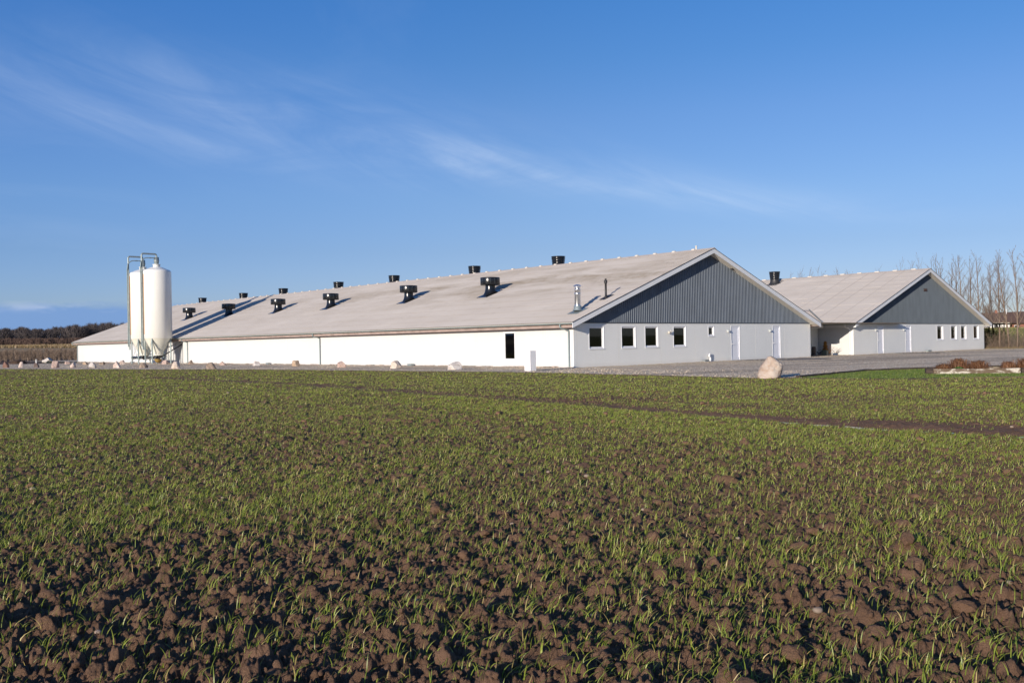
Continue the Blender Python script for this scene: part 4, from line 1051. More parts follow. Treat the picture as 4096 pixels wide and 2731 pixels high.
colg[L_ & (rr_ > 104)] = green*.9; colg[L_ & (rr_ > 128)] = brown
colg[L_ & (rr_ > 262)] = straw_; colg[L_ & (rr_ > 330)] = brown
R_ = (aa > .2); colg[R_ & (rr_ > 80)] = (.20, .195, .075); colg[(rr_ > 420) & R_] = brown
gm = mat('far_ground', lambda t, bs, co: t.put(bs.inputs['Base Color'], t.mix(1.0, (lambda a: (setattr(a, 'attribute_name', 'Col'), a.outputs['Color'])[1])(t.new('ShaderNodeAttribute')), t.ramp(t.noise(co, 1.2, 8, .7), [(.3, .65), (.7, 1.35)]), 'MULTIPLY')), rough=.95, spec=.1)
tag(fast_mesh('ground', np.stack([Xg, Yg, Zg], -1).reshape(-1, 3), qg, gm, smooth=True, col=colg), kind='structure')

# lawn wedge with sleepers and the planted bed
lawn_mat = mat('lawn_turf', color=(.085, .115, .020), rough=.9, var=.3, vscale=3, bump=.6, bscale=60)
lp = [(9.5, 30.15), (11.6, 28.3), (13.4, 28.1), (15.5, 27.8), (30, 26.4), (60, 25), (60, 38), (20.7, 37.1), (16.4, 36.3), (14.8, 35.7), (13.4, 34.9), (11.5, 32.7)]
tag(poly_grid(lp, .006, 'lawn', lawn_mat), kind='structure')
n = 70000; x = rng.uniform(9.4, 26, n); y = rng.uniform(27.6, 37.2, n)
ok = (y > yb(x)+.05) & (y < np.interp(x, [9.4, 11.5, 13.4, 14.8, 16.4, 20.7, 60], [30.2, 32.6, 34.8, 35.6, 36.2, 37.0, 37.9])) & ~((x > 14.3) & (x < 21) & (y > 31.2-.22*(x-14.3)) & (y < 32.35-.22*(x-14.3)))
x, y = x[ok], y[ok]
V_, F_, C_ = blades(x, y, np.full(len(x), .004), .03+.035*rng.random(len(x)), np.full(len(x), .009), 2, 71, cols=((.10, .165, .024), (.175, .235, .04), (.28, .25, .09)), straw=.10)
tag(fast_mesh('lawn_grass', V_, F_, BL, col=C_), 'short mown green grass of the wedge-shaped lawn', 'grass', kind='stuff')

# ---------------------------------------------------------------- boulders
def boulder_mesh(seed, w_, h_, shape, mt):
    rg = np.random.default_rng(seed); V, F = ico_pts(5)
    P = np.sign(V)*np.abs(V)**.72; P = P/np.abs(P).max()
    npl = 13
    for k in range(npl):
        nv = rg.normal(size=3); nv /= np.linalg.norm(nv); hgt = .62+.30*rg.random()
        if k < 3: nv[2] = abs(nv[2])*.4; nv /= np.linalg.norm(nv)
        dt = P@nv; P = P-np.clip(dt-hgt, 0, None)[:, None]*nv*.93
    if shape == 'tall': P[:, 2] *= 1.15; P[:, 0] *= (1-.28*P[:, 2])
    if shape == 'lean': P[:, 0] *= (1-.35*P[:, 2]); P[:, 0] -= .30*P[:, 2]
    if shape == 'spire': P[:, 2] += .75*np.exp(-((P[:, 0]+.62)/.26)**2)*np.clip(P[:, 2], 0, 1)
    if shape == 'dome': P[:, 2] = np.where(P[:, 2] < 0, P[:, 2]*.5, P[:, 2]); P[:, 0] *= 1-.05*P[:, 2]
    if shape == 'big':
        S0 = V/np.linalg.norm(V, axis=1)[:, None]; t = (S0[:, 2]+1)/2; t = np.clip(t*1.0, 0, 1)
        xl = np.interp(t, [0, .12, .35, .65, .85, .96, 1], [.02, 0, .07, .20, .33, .40, .46]); xr = np.interp(t, [0, .12, .35, .62, .74, .9, 1], [.88, .92, .98, 1.0, .93, .72, .58])
        rr_0 = np.hypot(S0[:, 0], S0[:, 1])+1e-6; cx_ = S0[:, 0]/rr_0; sy_ = S0[:, 1]/rr_0; ed = np.clip(rr_0*3.0, 0, 1)
        P[:, 0] = ((xl+xr)/2+(xr-xl)/2*np.sign(cx_)*np.abs(cx_)**.8*ed-.5)*2; P[:, 1] = sy_*ed*(.75-.35*t); P[:, 2] = t*2-1
    def n3(P, s, sd):
        return (vnoise(P[:, 0]*1.0+P[:, 2]*.7+9, P[:, 1]-P[:, 2]*.6+5, s, sd)+vnoise(P[:, 2]+7, P[:, 0]*.8-P[:, 1]*.6+3, s, sd+1)-1)
    nn = P/np.linalg.norm(P, axis=1)[:, None]
    P = P+nn*(.10*n3(P, 1.6, seed)+.050*n3(P, 4, seed+3)+.026*n3(P, 9, seed+7)+.014*n3(P, 20, seed+9))[:, None]
    cr_ = np.abs(n3(P, 2.3, seed+20)); P = P-nn*(.05*np.exp(-(cr_/.05)**2))[:, None]
    z0 = P[:, 2].min()*.55 if shape != 'big' else P[:, 2].min()*.93
    P[:, 2] -= z0; P[:, 0] *= w_/(P[:, 0].max()-P[:, 0].min()); P[:, 1] *= w_*.85/(P[:, 1].max()-P[:, 1].min())
    P[:, 2] *= h_/P[:, 2].max()
    return P, F
def rock_mat(name, a, b, c, sc_=3.0, streak=False):
    a, b, c = (tuple(v*.86 for v in q_) for q_ in (a, b, c))
    def fn(t, bs, co):
        v = t.mapping(co, (1, 1, 2.6) if streak else (1, 1, 1), rot=(.3, .5, 0))
        n1 = t.noise(v, sc_, 8, .65, .5); n2 = t.noise(co, sc_*7, 6, .7)
        k = t.mix(t.ramp(n1, [(.38, 0.0), (.60, 1.0)]), a, b)
        k = t.mix(t.math('MULTIPLY', t.ramp(n2, [(.52, 0.0), (.68, 1.0)]), .65), k, c)
        t.put(bs.inputs['Base Color'], k); addbump(t, bs, t.noise(co, 40, 6, .7), .6, .012)
    return mat(name, fn, rough=.82, spec=.3)
RM = {
 'red': rock_mat('red_brown_granite', (.20, .11, .085), (.31, .18, .14), (.09, .06, .05)),
 'pinkw': rock_mat('pink_white_granite', (.62, .46, .38), (.74, .66, .60), (.40, .24, .17)),
 'dark': rock_mat('dark_greenish_stone', (.12, .085, .075), (.20, .15, .13), (.03, .055, .055)),
 'pink': rock_mat('pink_granite', (.47, .33, .28), (.58, .45, .39), (.28, .19, .16)),
 'tan': rock_mat('tan_stone', (.46, .33, .22), (.58, .45, .33), (.30, .20, .14)),
 'white': rock_mat('white_grey_stone', (.52, .46, .42), (.74, .70, .65), (.26, .22, .21), streak=True),
 'brown': rock_mat('grey_brown_stone', (.27, .20, .15), (.42, .33, .26), (.13, .10, .085)),
 'cream': rock_mat('cream_granite', (.62, .50, .41), (.70, .60, .51), (.44, .34, .28)),
 'big': rock_mat('peach_granite', (.42, .31, .24), (.56, .49, .42), (.38, .22, .13), 1.6)}
G1 = 'boulders set along the field edge'; G2 = 'boulders set in front of the barn wall'
rocks = [
 (-43.01, 77.59, .53, .55, 'dome', 'red', 'dark red-brown boulder at the left end of the front row', G1),
 (-41.0, 76.26, .41, .53, 'tall', 'pinkw', 'narrow upright pinkish-white boulder, second from the left end', G1),
 (-39.52, 75.8, .47, .45, 'dome', 'dark', 'dark boulder with a greenish face, third in the front row', G1),
 (-35.85, 71.61, .57, .63, 'spire', 'pink', 'pink boulder with a pale spire on its left shoulder', G1),
 (-43.43, 89.25, .54, .34, 'dome', 'pink', 'low round pink boulder at the left end of the back row', G2),
 (-34.11, 70.96, .44, .48, 'dome', 'pinkw', 'whitish round-topped boulder left of the far barn corner', G1),
 (-40.33, 86.21, .47, .33, 'dome', 'tan', 'small round tan boulder near the far end of the long wall', G2),
 (-31.64, 68.87, .58, .46, 'lean', 'white', 'leaning pale pink-and-white boulder, sixth from the left in the front row', G1),
 (-37.43, 83.38, .54, .33, 'dome', 'brown', 'squat grey-brown boulder against the far part of the wall', G2),
 (-29.13, 67.23, .53, .55, 'lean', 'pinkw', 'pointed pale boulder with a dark right side, left of the silos', G1),
 (-35.52, 83.25, .45, .42, 'dome', 'pinkw', 'pale boulder against the white wall just left of the silos', G2),
 (-26.32, 65.19, .62, .42, 'dome', 'brown', 'square tan-and-dark boulder in front of the silo legs', G1),
 (-30.39, 79.98, .58, .40, 'dome', 'pink', 'rounded pinkish-grey boulder beside the right silo leg', G2),
 (-22.54, 61.28, .59, .54, 'dome', 'cream', 'tall cream boulder to the right of the silos', G1),
 (-26.91, 76.46, .44, .41, 'dome', 'brown', 'small grey-brown boulder at the foot of the downpipe near the silos', G2),
 (-19.29, 58.48, .68, .45, 'dome', 'brown', 'wide flat-topped brown boulder, second right of the silos in front', G1),
 (-22.28, 70.19, .56, .35, 'lean', 'pink', 'low pinkish boulder against the long wall, right of the flat brown one', G2),
 (-18.36, 65.6, .60, .39, 'dome', 'white', 'slumped pale grey boulder beside a small grey box', G2),
 (-14.73, 62.1, .51, .44, 'dome', 'tan', 'rounded tan boulder left of the middle downpipe', G2),
 (-10.52, 56.29, .57, .43, 'dome', 'pink', 'pink boulder right of the middle downpipe', G2),
 (-6.61, 51.68, .65, .48, 'dome', 'cream', 'rounded cream boulder near the middle of the long wall', G2),
 (-2.98, 47.31, .77, .44, 'dome', 'white', 'wide streaked white boulder left of the tall window', G2),
 (-56.46, 110.99, 1.21, .60, 'dome', 'white', 'big white rock behind the yard before the fruit trees', None),
 (8.60, 30.44, .85, .76, 'big', 'big', 'large peach-coloured boulder at the corner of the lawn', None)]
for i, (x, y, w_, h_, shp, rm, lab, grp) in enumerate(rocks):
    P, F = boulder_mesh(100+i*7, w_, h_, shp, rm)
    o = fast_mesh('boulder', P, F, RM[rm], smooth=True); o.location = (x, y+.12, -.015); o.rotation_euler = (0, 0, math.atan2(-x, y))
    tag(o, lab, 'boulder', grp)
# rendered block and marker post
e = MB(); e.box(-.185, .185, -.20, .20, -.02, .95)
blk_mat = mat('rough_white_render', lambda t, bs, co: (t.put(bs.inputs['Base Color'], (.82, .82, .83, 1)), addbump(t, bs, t.noise(co, 16, 4, .6), 1.0, .05)), rough=.9)
o = e.build('rendered_pillar', blk_mat); o.location = (.84, 42.95, 0); o.rotation_euler = (0, 0, A_ANG); tag(o, 'short white rough-rendered pillar in front of the long wall', 'pillar')
e = MB(); e.lathe([(.09, 0), (.09, .42), (.10, .425), (.10, .46), (0, .47)], 0, 0, 16); o = e.build('marker_post', M['pvc']); o.location = (-59.2, 113.8, -.1); tag(o, 'short white marker tube left of the big white rock', 'post')
# heap of soil
V, F = ico_pts(5); P = V*np.array([.95, .8, .47]); P = P+V*((vnoise(P[:, 0], P[:, 1], 3, 4)-.5)*.12+(vnoise(P[:, 0], P[:, 1]+P[:, 2], 11, 4)-.5)*.08)[:, None]
P[:, 0] = P[:, 0]+.12; 
o = fast_mesh('soil_heap', P, F, mat('heaped_soil', color=(.060, .036, .024), rough=.95, var=.4, vscale=5, bump=1, bscale=20), smooth=True); o.location = (-56.6, 104.4, -.04); tag(o, 'low heap of dark brown soil at the left edge of the yard', 'heap')

# ---------------------------------------------------------------- bare trees
class Segs:
    def __init__(s): s.p = []; s.q = []; s.a = []; s.b = []
    def add(s, p, q, a, b): s.p.append(p); s.q.append(q); s.a.append(a); s.b.append(b)
    def arrays(s, k=3):
        P = np.array(s.p); Q = np.array(s.q); A = np.array(s.a); B = np.array(s.b); D = Q-P; L = np.linalg.norm(D, axis=1)[:, None]+1e-9; D = D/L
        ref = np.where(np.abs(D[:, 2:3]) > .9, np.array([[1., 0, 0]]), np.array([[0, 0, 1.]]))
        X = np.cross(D, ref); X /= np.linalg.norm(X, axis=1)[:, None]; Y = np.cross(D, X)
        vs = []
        for c, r in ((P, A), (Q, B)):
            for i in range(k):
                t = 2*math.pi*i/k; vs.append(c+(X*math.cos(t)+Y*math.sin(t))*r[:, None])
        V = np.stack(vs, 1); n = len(P); F = []
        for i in range(k): F += [(i, (i+1) % k, k+(i+1) % k), (i, k+(i+1) % k, k+i)]
        F = np.array(F); return V.reshape(-1, 3), (F[None]+(np.arange(n)*2*k)[:, None, None]).reshape(-1, 3)
def grow(H, seed, br=26, low=.16, spread=.5, twigs=5, r0=.075):
    r = random.Random(seed); T = Segs(); B = Segs()
    n = 16; pts = []; x = y = 0; dx = r.gauss(0, .02); dy = r.gauss(0, .02)
    for i in range(n+1):
        pts.append(np.array([x, y, H*i/n])); dx += r.gauss(0, .018)-x*.01; dy += r.gauss(0, .018)-y*.01; x += dx*H/n; y += dy*H/n
    rr = lambda t: r0*(1-t)**.85+.006
    for i in range(n): T.add(pts[i], pts[i+1], rr(i/n), rr((i+1)/n))
    def at(t): k = min(int(t*n), n-1); f = t*n-k; return pts[k]*(1-f)+pts[k+1]*f
    for b in range(br):
        t = low+(1-low)*((b+r.random())/br)**.9
        if t > .985: continue
        p = at(t); a = r.random()*6.283; L = H*(.24*(1-t)**.8+.06)*r.uniform(.65, 1.3)*(spread/.5)
        el_ = r.uniform(.75, 1.15); d = np.array([math.cos(a)*math.cos(el_), math.sin(a)*math.cos(el_), math.sin(el_)]); m_ = 5; br_ = rr(t)*.5+.003; prev = p
        for k in range(m_):
            d = d+np.array([r.gauss(0, .10), r.gauss(0, .10), .10+r.gauss(0, .05)]); d /= np.linalg.norm(d); q = prev+d*L/m_
            f0 = 1-k/m_*.8; f1 = 1-(k+1)/m_*.8; B.add(prev, q, br_*f0, br_*f1)
            for w_ in range(twigs if k else 1):
                if r.random() < .62:
                    e_ = d+np.array([r.gauss(0, .5), r.gauss(0, .5), r.gauss(.15, .35)]); e_ /= np.linalg.norm(e_); s0 = prev+(q-prev)*r.random(); l2 = L*r.uniform(.12, .32)
                    s1 = s0+e_*l2*.55; e2 = e_+np.array([r.gauss(0, .2), r.gauss(0, .2), .25]); e2 /= np.linalg.norm(e2); s2 = s1+e2*l2*.45
                    B.add(s0, s1, .0075, .0055); B.add(s1, s2, .0055, .003)
            prev = q
    return T, B
GT = 'bare young trees in the belt behind the rear barn'
def bare_tree(x, y, z, H, seed, label, group=GT, name='bare_tree', **kw):
    T, B = grow(H, seed, **kw); e = empty(name, (x, y, z)); tag(e, label, 'tree', group)
    V, F = T.arrays(6); fast_mesh('trunk', V, F, M['wood_bark'], e, smooth=True)
    V, F = B.arrays(3); fast_mesh('crown', V, F, M['twig'], e); return e
T1 = [(48.5,104,10.1),(46.8,98,9.3),(48.1,100,9.0),(46.2,95,9.3),(45.7,93,9.5),(45.9,92,6.7),(45.9,91,8.9),(45.5,89,9.2),(46.4,90,7.1),(47.5,91,8.3),(49.0,93,8.5),(45.8,86,9.0),(47.3,88,8.0),(46.2,85,8.5),(46.4,84,9.1),(48.9,86.6,8.8)]
ords = ['leftmost', 'second', 'third', 'fourth', 'fifth', 'sixth (a short one)', 'seventh', 'eighth', 'ninth (thin and short)', 'tenth', 'eleventh', 'twelfth', 'thirteenth', 'fourteenth', 'fifteenth', 'last']
# order along the picture by heading
for i, k in enumerate(sorted(range(len(T1)), key=lambda j: T1[j][0]/T1[j][1])):
    x, y, h = T1[k]
    lab = 'bare upright tree right of the rear gable, %s of sixteen from left to right' % ords[i].split(' (')[0] if i < 15 else 'bare upright tree nearest the right border of the photo'
    bare_tree(x, y, -.12, h+.1, 300+k, lab, br=30 if h > 8 else 22, r0=.085 if h > 8.4 else .055)
T2 = [(38.4,128,10.3),(39.5,126,10.5),(39.7,124,10.7),(40.3,125,10.6),(40.1,122,9.8),(40.5,121,10.4),(40.9,120,9.8),(41.8,118,10.1),(42.9,117,9.8),(43.6,118,9.8),(45.2,114,9.9),(41.8,118.5,9.9),(42.7,116,9.7),(47.0,110,10.2),(46.8,108,9.9),(46.9,107,9.8),(47.0,105,10.3),(47.3,103,10.0)]
on = ['first', 'second', 'third', 'fourth', 'fifth', 'sixth', 'seventh', 'eighth', 'ninth', 'tenth', 'eleventh', 'twelfth', 'thirteenth', 'fourteenth', 'fifteenth', 'sixteenth', 'seventeenth', 'eighteenth']
for i, k in enumerate(sorted(range(len(T2)), key=lambda j: T2[j][0]/T2[j][1])):
    x, y, h = T2[k]
    bare_tree(x, y, -.12, h+.1, 400+k, 'bare treetop poking above the rear barn ridge, %s from the left' % on[i], br=20, twigs=3, r0=.06)
# leafless undergrowth and dead grass beneath the tree belt
S = Segs(); r = random.Random(5)
for i in range(5200):
    t = r.uniform(-9, 40); off_ = r.gauss(0, 1.5)
    p = np.array([45.9-.669*t+.743*off_, 85.3+.743*t+.669*off_, -.14])
    if (p[0]-C0.x)*U.x+(p[1]-C0.y)*U.y < WC+.5 and (p[0]-C0.x)*Vv.x+(p[1]-C0.y)*Vv.y > -.3: continue
    a = r.random()*6.28; L = r.uniform(.5, 2.1)*(1.15 if r.random() < .2 else .75); d = np.array([math.cos(a)*.35, math.sin(a)*.35, 1.0]); prev = p
    for k in range(3):
        d2 = d+np.array([r.gauss(0, .25), r.gauss(0, .25), 0]); d2 /= np.linalg.norm(d2); q = prev+d2*L/3; S.add(prev, q, .009-.002*k, .007-.002*k)
        for j in range(2):
            e_ = d2+np.array([r.gauss(0, .6), r.gauss(0, .6), 0]); e_ /= np.linalg.norm(e_); S.add(q, q+e_*L*.2, .0055, .003)
        prev = q
V, F = S.arrays(3); tag(fast_mesh('undergrowth', V, F, M['twig']), 'tangled leafless undergrowth beneath the tree belt', 'undergrowth', kind='stuff')
n = 26000; t = rng.uniform(-10, 14, n); o_ = rng.normal(.2, 1.6, n); x = 45.9-.669*t+.743*o_; y = 85.3+.743*t+.669*o_
ok = ~(((x-C0.x)*U.x+(y-C0.y)*U.y < WC+.3) & ((x-C0.x)*Vv.x+(y-C0.y)*Vv.y > -.3)); x, y = x[ok], y[ok]
V_, F_, C_ = blades(x, y, np.full(len(x), -.14), .12+.38*rng.random(len(x)), np.full(len(x), .022), 2, 91, cols=((.20, .17, .07), (.30, .24, .12), (.42, .31, .18)), straw=.45)
tag(fast_mesh('dead_grass', V_, F_, BL, col=C_), 'pale dead grass along the foot of the tree belt', 'grass', kind='stuff')
n = 60000; a_ = rng.uniform(.40, .62, n); r_ = 92*np.exp(rng.random(n)*math.log(240/92)); x = r_*np.sin(a_); y = r_*np.cos(a_)
V_, F_, C4 = blades(x, y, gz(x, y)-.02, .10+.22*rng.random(n), .035*r_/100*(.7+.6*rng.random(n)), 2, 92, cols=((.16, .17, .045), (.26, .26, .08), (.38, .30, .15)), straw=.30)
tag(fast_mesh('meadow_grass', V_, F_, BL, col=C4), 'rough winter grass on the slope behind the tree belt', 'grass', kind='stuff')
# dark evergreen bush at the barn corner
def leaf_bush(name, loc, R_, H_, n, cols, seed, label, cat, lw=.05, group=None):
    rg = np.random.default_rng(seed); e = empty(name, loc); tag(e, label, cat, group)
    d = rg.normal(size=(n, 3)); d /= np.linalg.norm(d, axis=1)[:, None]; rr = rg.random(n)**.45*(.75+.35*vnoise(d[:, 0]*2+5, d[:, 1]*2+d[:, 2]*2+5, 1.6, seed))
    P = d*rr[:, None]*np.array([R_, R_, H_/2])+np.array([0, 0, H_*.52]); 
    a = rg.normal(size=(n, 3)); a /= np.linalg.norm(a, axis=1)[:, None]; b = np.cross(a, rg.normal(size=(n, 3))); b /= np.linalg.norm(b, axis=1)[:, None]; s = lw*(.6+.8*rg.random(n))[:, None]
    V = np.stack([P-a*s, P+b*s*.5, P+a*s, P-b*s*.5], 1).reshape(-1, 3); F = np.arange(n*4).reshape(-1, 4)
    c = rg.random((n, 1)); C_ = np.array(cols[0])*(1-c)+np.array(cols[1])*c
    fast_mesh('foliage', V, F, BL, e, col=np.repeat(C_, 4, 0))
    m = MB(); 
    for k in range(5): an = rg.random()*6.28; m.tube([(0, 0, 0), (math.cos(an)*R_*.35, math.sin(an)*R_*.35, H_*.6)], [.03, .01], 6)
    m.build('stem', M['wood_bark'], e); return e
leaf_bush('evergreen_bush', (44.9, 86.9, -.12), .75, 2.3, 2600, ((.020, .035, .016), (.06, .08, .03)), 3, 'dark green bush against the right corner of the rear barn', 'bush')
leaf_bush('evergreen_bush', (47.2, 89.2, -.12), 1.3, 2.1, 2600, ((.030, .040, .018), (.09, .075, .035)), 4, 'dull brownish-green bush among the trees behind the barn corner', 'bush')

# houses beyond the right-hand meadow
def house(loc, rz, L, W, hw, hr, label, walls, white=None):
    e = empty('farmhouse', loc, rz); tag(e, label, 'house')
    m = MB(); m.box(-L/2, L/2, -W/2, W/2, 0, hw); m.build('wall', white or M['brick'], e)
    for s in (-1, 1):
        g = MB(); g.prism([(-W/2, hw+.002), (W/2, hw+.002), (0, hw+hr)], 0, s*L/2-(.25 if s > 0 else 0), s*L/2+(.25 if s < 0 else 0)); g.build('gable', M['brick'], e)
    m = MB(); o_ = .4
    m.prism([(-W/2-o_, hw-o_*hr/(W/2)+.02), (0, hw+hr+.02), (0, hw+hr+.2), (-W/2-o_, hw-o_*hr/(W/2)+.2)], 0, -L/2-.3, L/2+.3)
    m.prism([(W/2+o_, hw-o_*hr/(W/2)+.02), (0, hw+hr+.02), (0, hw+hr+.2), (W/2+o_, hw-o_*hr/(W/2)+.2)], 0, -L/2-.3, L/2+.3)
    rf = m.build('roof', M['tile'], e)
    c = MB(); c.box(L*.2, L*.2+.6, -.3, .3, hw+hr-.5, hw+hr+.8); c.build('chimney', M['brick'], rf)
    for u in walls:
        w_ = MB(); w_.box(u-.5, u+.5, -W/2-.04, -W/2+.02, hw-1.7, hw-.6); f = w_.build('window', M['white'], e); g = MB(); g.box(u-.42, u+.42, -W/2-.055, -W/2-.041, hw-1.62, hw-.68); g.build('pane', M['blackm'], f)
    for s in (-1, 1):
        w_ = MB(); w_.box(s*(L/2+.01)-.05, s*(L/2+.01)+.05, -.45, .45, hw+.3, hw+1.2); w_.build('window', M['white'], e)
    return e
house((115.2, 222, 2.4), rad(-20), 9, 6.5, 2.0, 2.0, 'white-walled house with a brown tiled roof left of the flagpole', (-2.6, 1.6), M['render'])
house((123.6, 224, 2.2), rad(-52), 13, 7, 1.9, 2.5, 'red brick house with a dark roof at the right edge beyond the trees', (-3, 1.5))
m = MB(); m.tube([(0, 0, 0), (0, 0, 5.2)], .07, 8); o = m.build('flagpole', M['pvc']); o.location = (119.0, 220, 2.2); tag(o, 'thin white flagpole between the two distant houses', 'flagpole')
bare_tree(117.4, 226, 2.4, 5.6, 900, 'broad bare tree behind the gap between the two houses', None, br=46, spread=1.3, twigs=6, r0=.25)

# ---------------------------------------------------------------- orchard, scrub and wood on the left
r = random.Random(21)
def px_dir(px): return math.tan(math.atan((px-2048)/3659.5))
fr = [(2, 1.45), (26, 1.9), (52, 1.8), (75, 1.3), (100, 1.5), (122, 1.9), (140, 1.6), (150, 1.9), (181, 1.9), (208, 1.6), (222, 1.2), (241, 1.9), (264, 1.7), (275, 1.3), (296, 1.7), (305, 1.3)]
fo = ['first', 'second', 'third', 'fourth', 'fifth', 'sixth', 'seventh', 'eighth', 'ninth', 'tenth', 'eleventh', 'twelfth', 'thirteenth', 'fourteenth', 'fifteenth', 'sixteenth']
def fruit(H, seed, Bk=None, o=(0, 0, 0), fat=1.0):
    r = random.Random(seed); T = Segs(); B = Bk or Segs(); o = np.array(o, float); p = o.copy()
    for k in range(5):
        q = o+np.array([r.gauss(0, .04), r.gauss(0, .04), H*.85*(k+1)/5]); (T if Bk is None else B).add(p, q, .045*fat*(1-k/7), .045*fat*(1-(k+1)/7)); 
        for j in range(9):
            if k < 1 and r.random() < .6: continue
            a = r.random()*6.28; L = r.uniform(.25, .6)*(1.1-k*.1); d = np.array([math.cos(a), math.sin(a), r.uniform(.1, .9)]); s = p+(q-p)*r.random(); e1 = s+d*L*.55; B.add(s, e1, .020*fat, .014*fat)
            for w_ in range(3): e2 = e1+np.array([r.gauss(0, .12), r.gauss(0, .12), r.uniform(.1, .45)]); B.add(e1, e2, .011*fat, .006*fat)
        p = q
    return T, B
for i, (px, h) in enumerate(fr):
    D = 133+r.uniform(-1, 1); X_ = px_dir(px)*D
    T, B = fruit(h+.25, 700+i); e = empty('fruit_tree', (X_, D, -.16)); tag(e, 'small pruned bare fruit tree in the nearest orchard row, %s from the left' % fo[i], 'tree', 'nearest row of orchard trees')
    V, F = T.arrays(5); fast_mesh('trunk', V, F, M['wood_bark'], e); V, F = B.arrays(3); fast_mesh('crown', V, F, M['twig'], e)
S = Segs()
for row in range(13):
    D0 = 139+row*6.0
    for k in range(46):
        x = -.66*D0+(k+r.random()*.3)*(.30*D0/46); fruit(1.55+r.uniform(-.1, .35), 5000+row*100+k, S, (x, D0+r.uniform(-.4, .4), -.16), fat=1.2)
V, F = S.arrays(3); tag(fast_mesh('orchard', V, F, M['twig']), 'brown rows of bare orchard trees behind the nearest row', 'orchard', kind='stuff')
# dry grass bank
n = 26000; D = rng.uniform(262, 320, n); x = D*rng.uniform(-.62, -.34, n)
V_, F_, C_ = blades(x, D, gz(x, D)-.05, .5+.7*rng.random(n), np.full(n, .16), 2, 95, cols=((.36, .26, .14), (.50, .37, .22), (.30, .20, .11)), straw=.3)
tag(fast_mesh('dry_grass', V_, F_, BL, col=C_), 'pale dry grass strip in front of the wood', 'grass', kind='stuff')
# scrub then the dark wood, both bare; each tree is a trunk with a haze of twigs
def wood(name, n, D0, D1, x0, x1, hfun, seed, mt, label, tr_mt, tw=120, rad_=.05, crown=(.35, 1.0)):
    rg = np.random.default_rng(seed); D = rg.uniform(D0, D1, n); X_ = D*rg.uniform(x0, x1, n); Zb = gz(X_, D); H = hfun(X_/D, D, Zb)*(.92+.11*rg.random(n)); R_ = H*rg.uniform(.20, .33, n)
    P = np.stack([X_, D, Zb], 1)
    # twigs
    u_ = rg.random((n, tw)); a = rg.random((n, tw))*6.283; zt_ = crown[0]+(crown[1]-crown[0])*u_
    prof = np.sqrt(np.clip(1-((zt_-.62)/.40)**2, .02, 1)); rr = np.sqrt(rg.random((n, tw)))*prof*R_[:, None]
    c = P[:, None, :]+np.stack([rr*np.cos(a), rr*np.sin(a), zt_*H[:, None]], -1)
    d = np.stack([np.cos(a)*.5+rg.normal(0, .3, (n, tw)), np.sin(a)*.5+rg.normal(0, .3, (n, tw)), .5+rg.random((n, tw))], -1); d /= np.linalg.norm(d, axis=2)[:, :, None]
    L = (H[:, None]*.10*(.5+rg.random((n, tw))))[:, :, None]; side = np.cross(d, rg.normal(size=(n, tw, 3))); side /= np.linalg.norm(side, axis=2)[:, :, None]; ww = rad_*(.6+.9*rg.random((n, tw)))[:, :, None]
    V = np.stack([c-d*L-side*ww, c-d*L+side*ww, c+d*L], 2).reshape(-1, 3); F = np.arange(len(V)).reshape(-1, 3)
    S = Segs()
    for i in range(n):
        p = P[i]; hh = H[i]; k = R_[i]*.25
        top = p+np.array([rg.normal(0, k), 0, hh*.85]); S.add(p-np.array([0, 0, .5]), top, .028*hh*.5, .004*hh)
        for j in range(3):
            an = rg.random()*6.28; b0 = p+(top-p)*(.3+.15*j); S.add(b0, b0+np.array([math.cos(an)*R_[i]*.7, math.sin(an)*R_[i]*.7, hh*.28]), .007*hh, .003*hh)
    o = fast_mesh(name, V, F, mt); tag(o, label, 'wood', kind='stuff')
    V2, F2 = S.arrays(4); o2 = fast_mesh('tree_trunks', V2, F2, tr_mt, o); return o
wm = mat('wood_twigs', color=(.076, .064, .064), rough=.95, var=.3, vscale=.05); wt = mat('wood_trunks', color=(.15, .125, .10), rough=.9, var=.3, vscale=.1)
sm = mat('scrub_twigs', color=(.125, .080, .060), rough=.95, var=.3, vscale=.08)
def hw(q_, D, Zb):
    px = 2048+3659.5*q_; elev = np.interp(px, [-200, 0, 96, 155, 250, 330, 420, 500, 900], [94, 92, 96, 86, 97, 100, 108, 104, 100])
    return np.clip((elev+4*np.sin(px*.09)+3*np.sin(px*.23+1))/3659.5*D+1.32-Zb, 3, 30)
wood('woodland', 820, 430, 560, -.72, -.28, hw, 3, wm, 'dark leafless wood along the skyline on the left', wt, tw=210, rad_=.085, crown=(.06, 1.0))
wood('scrub', 680, 335, 400, -.70, -.30, lambda q_, D, Z_: 3.3+0*D, 4, sm, 'reddish-brown scrub in front of the dark wood', wt, tw=170, rad_=.06, crown=(.05, 1.0))
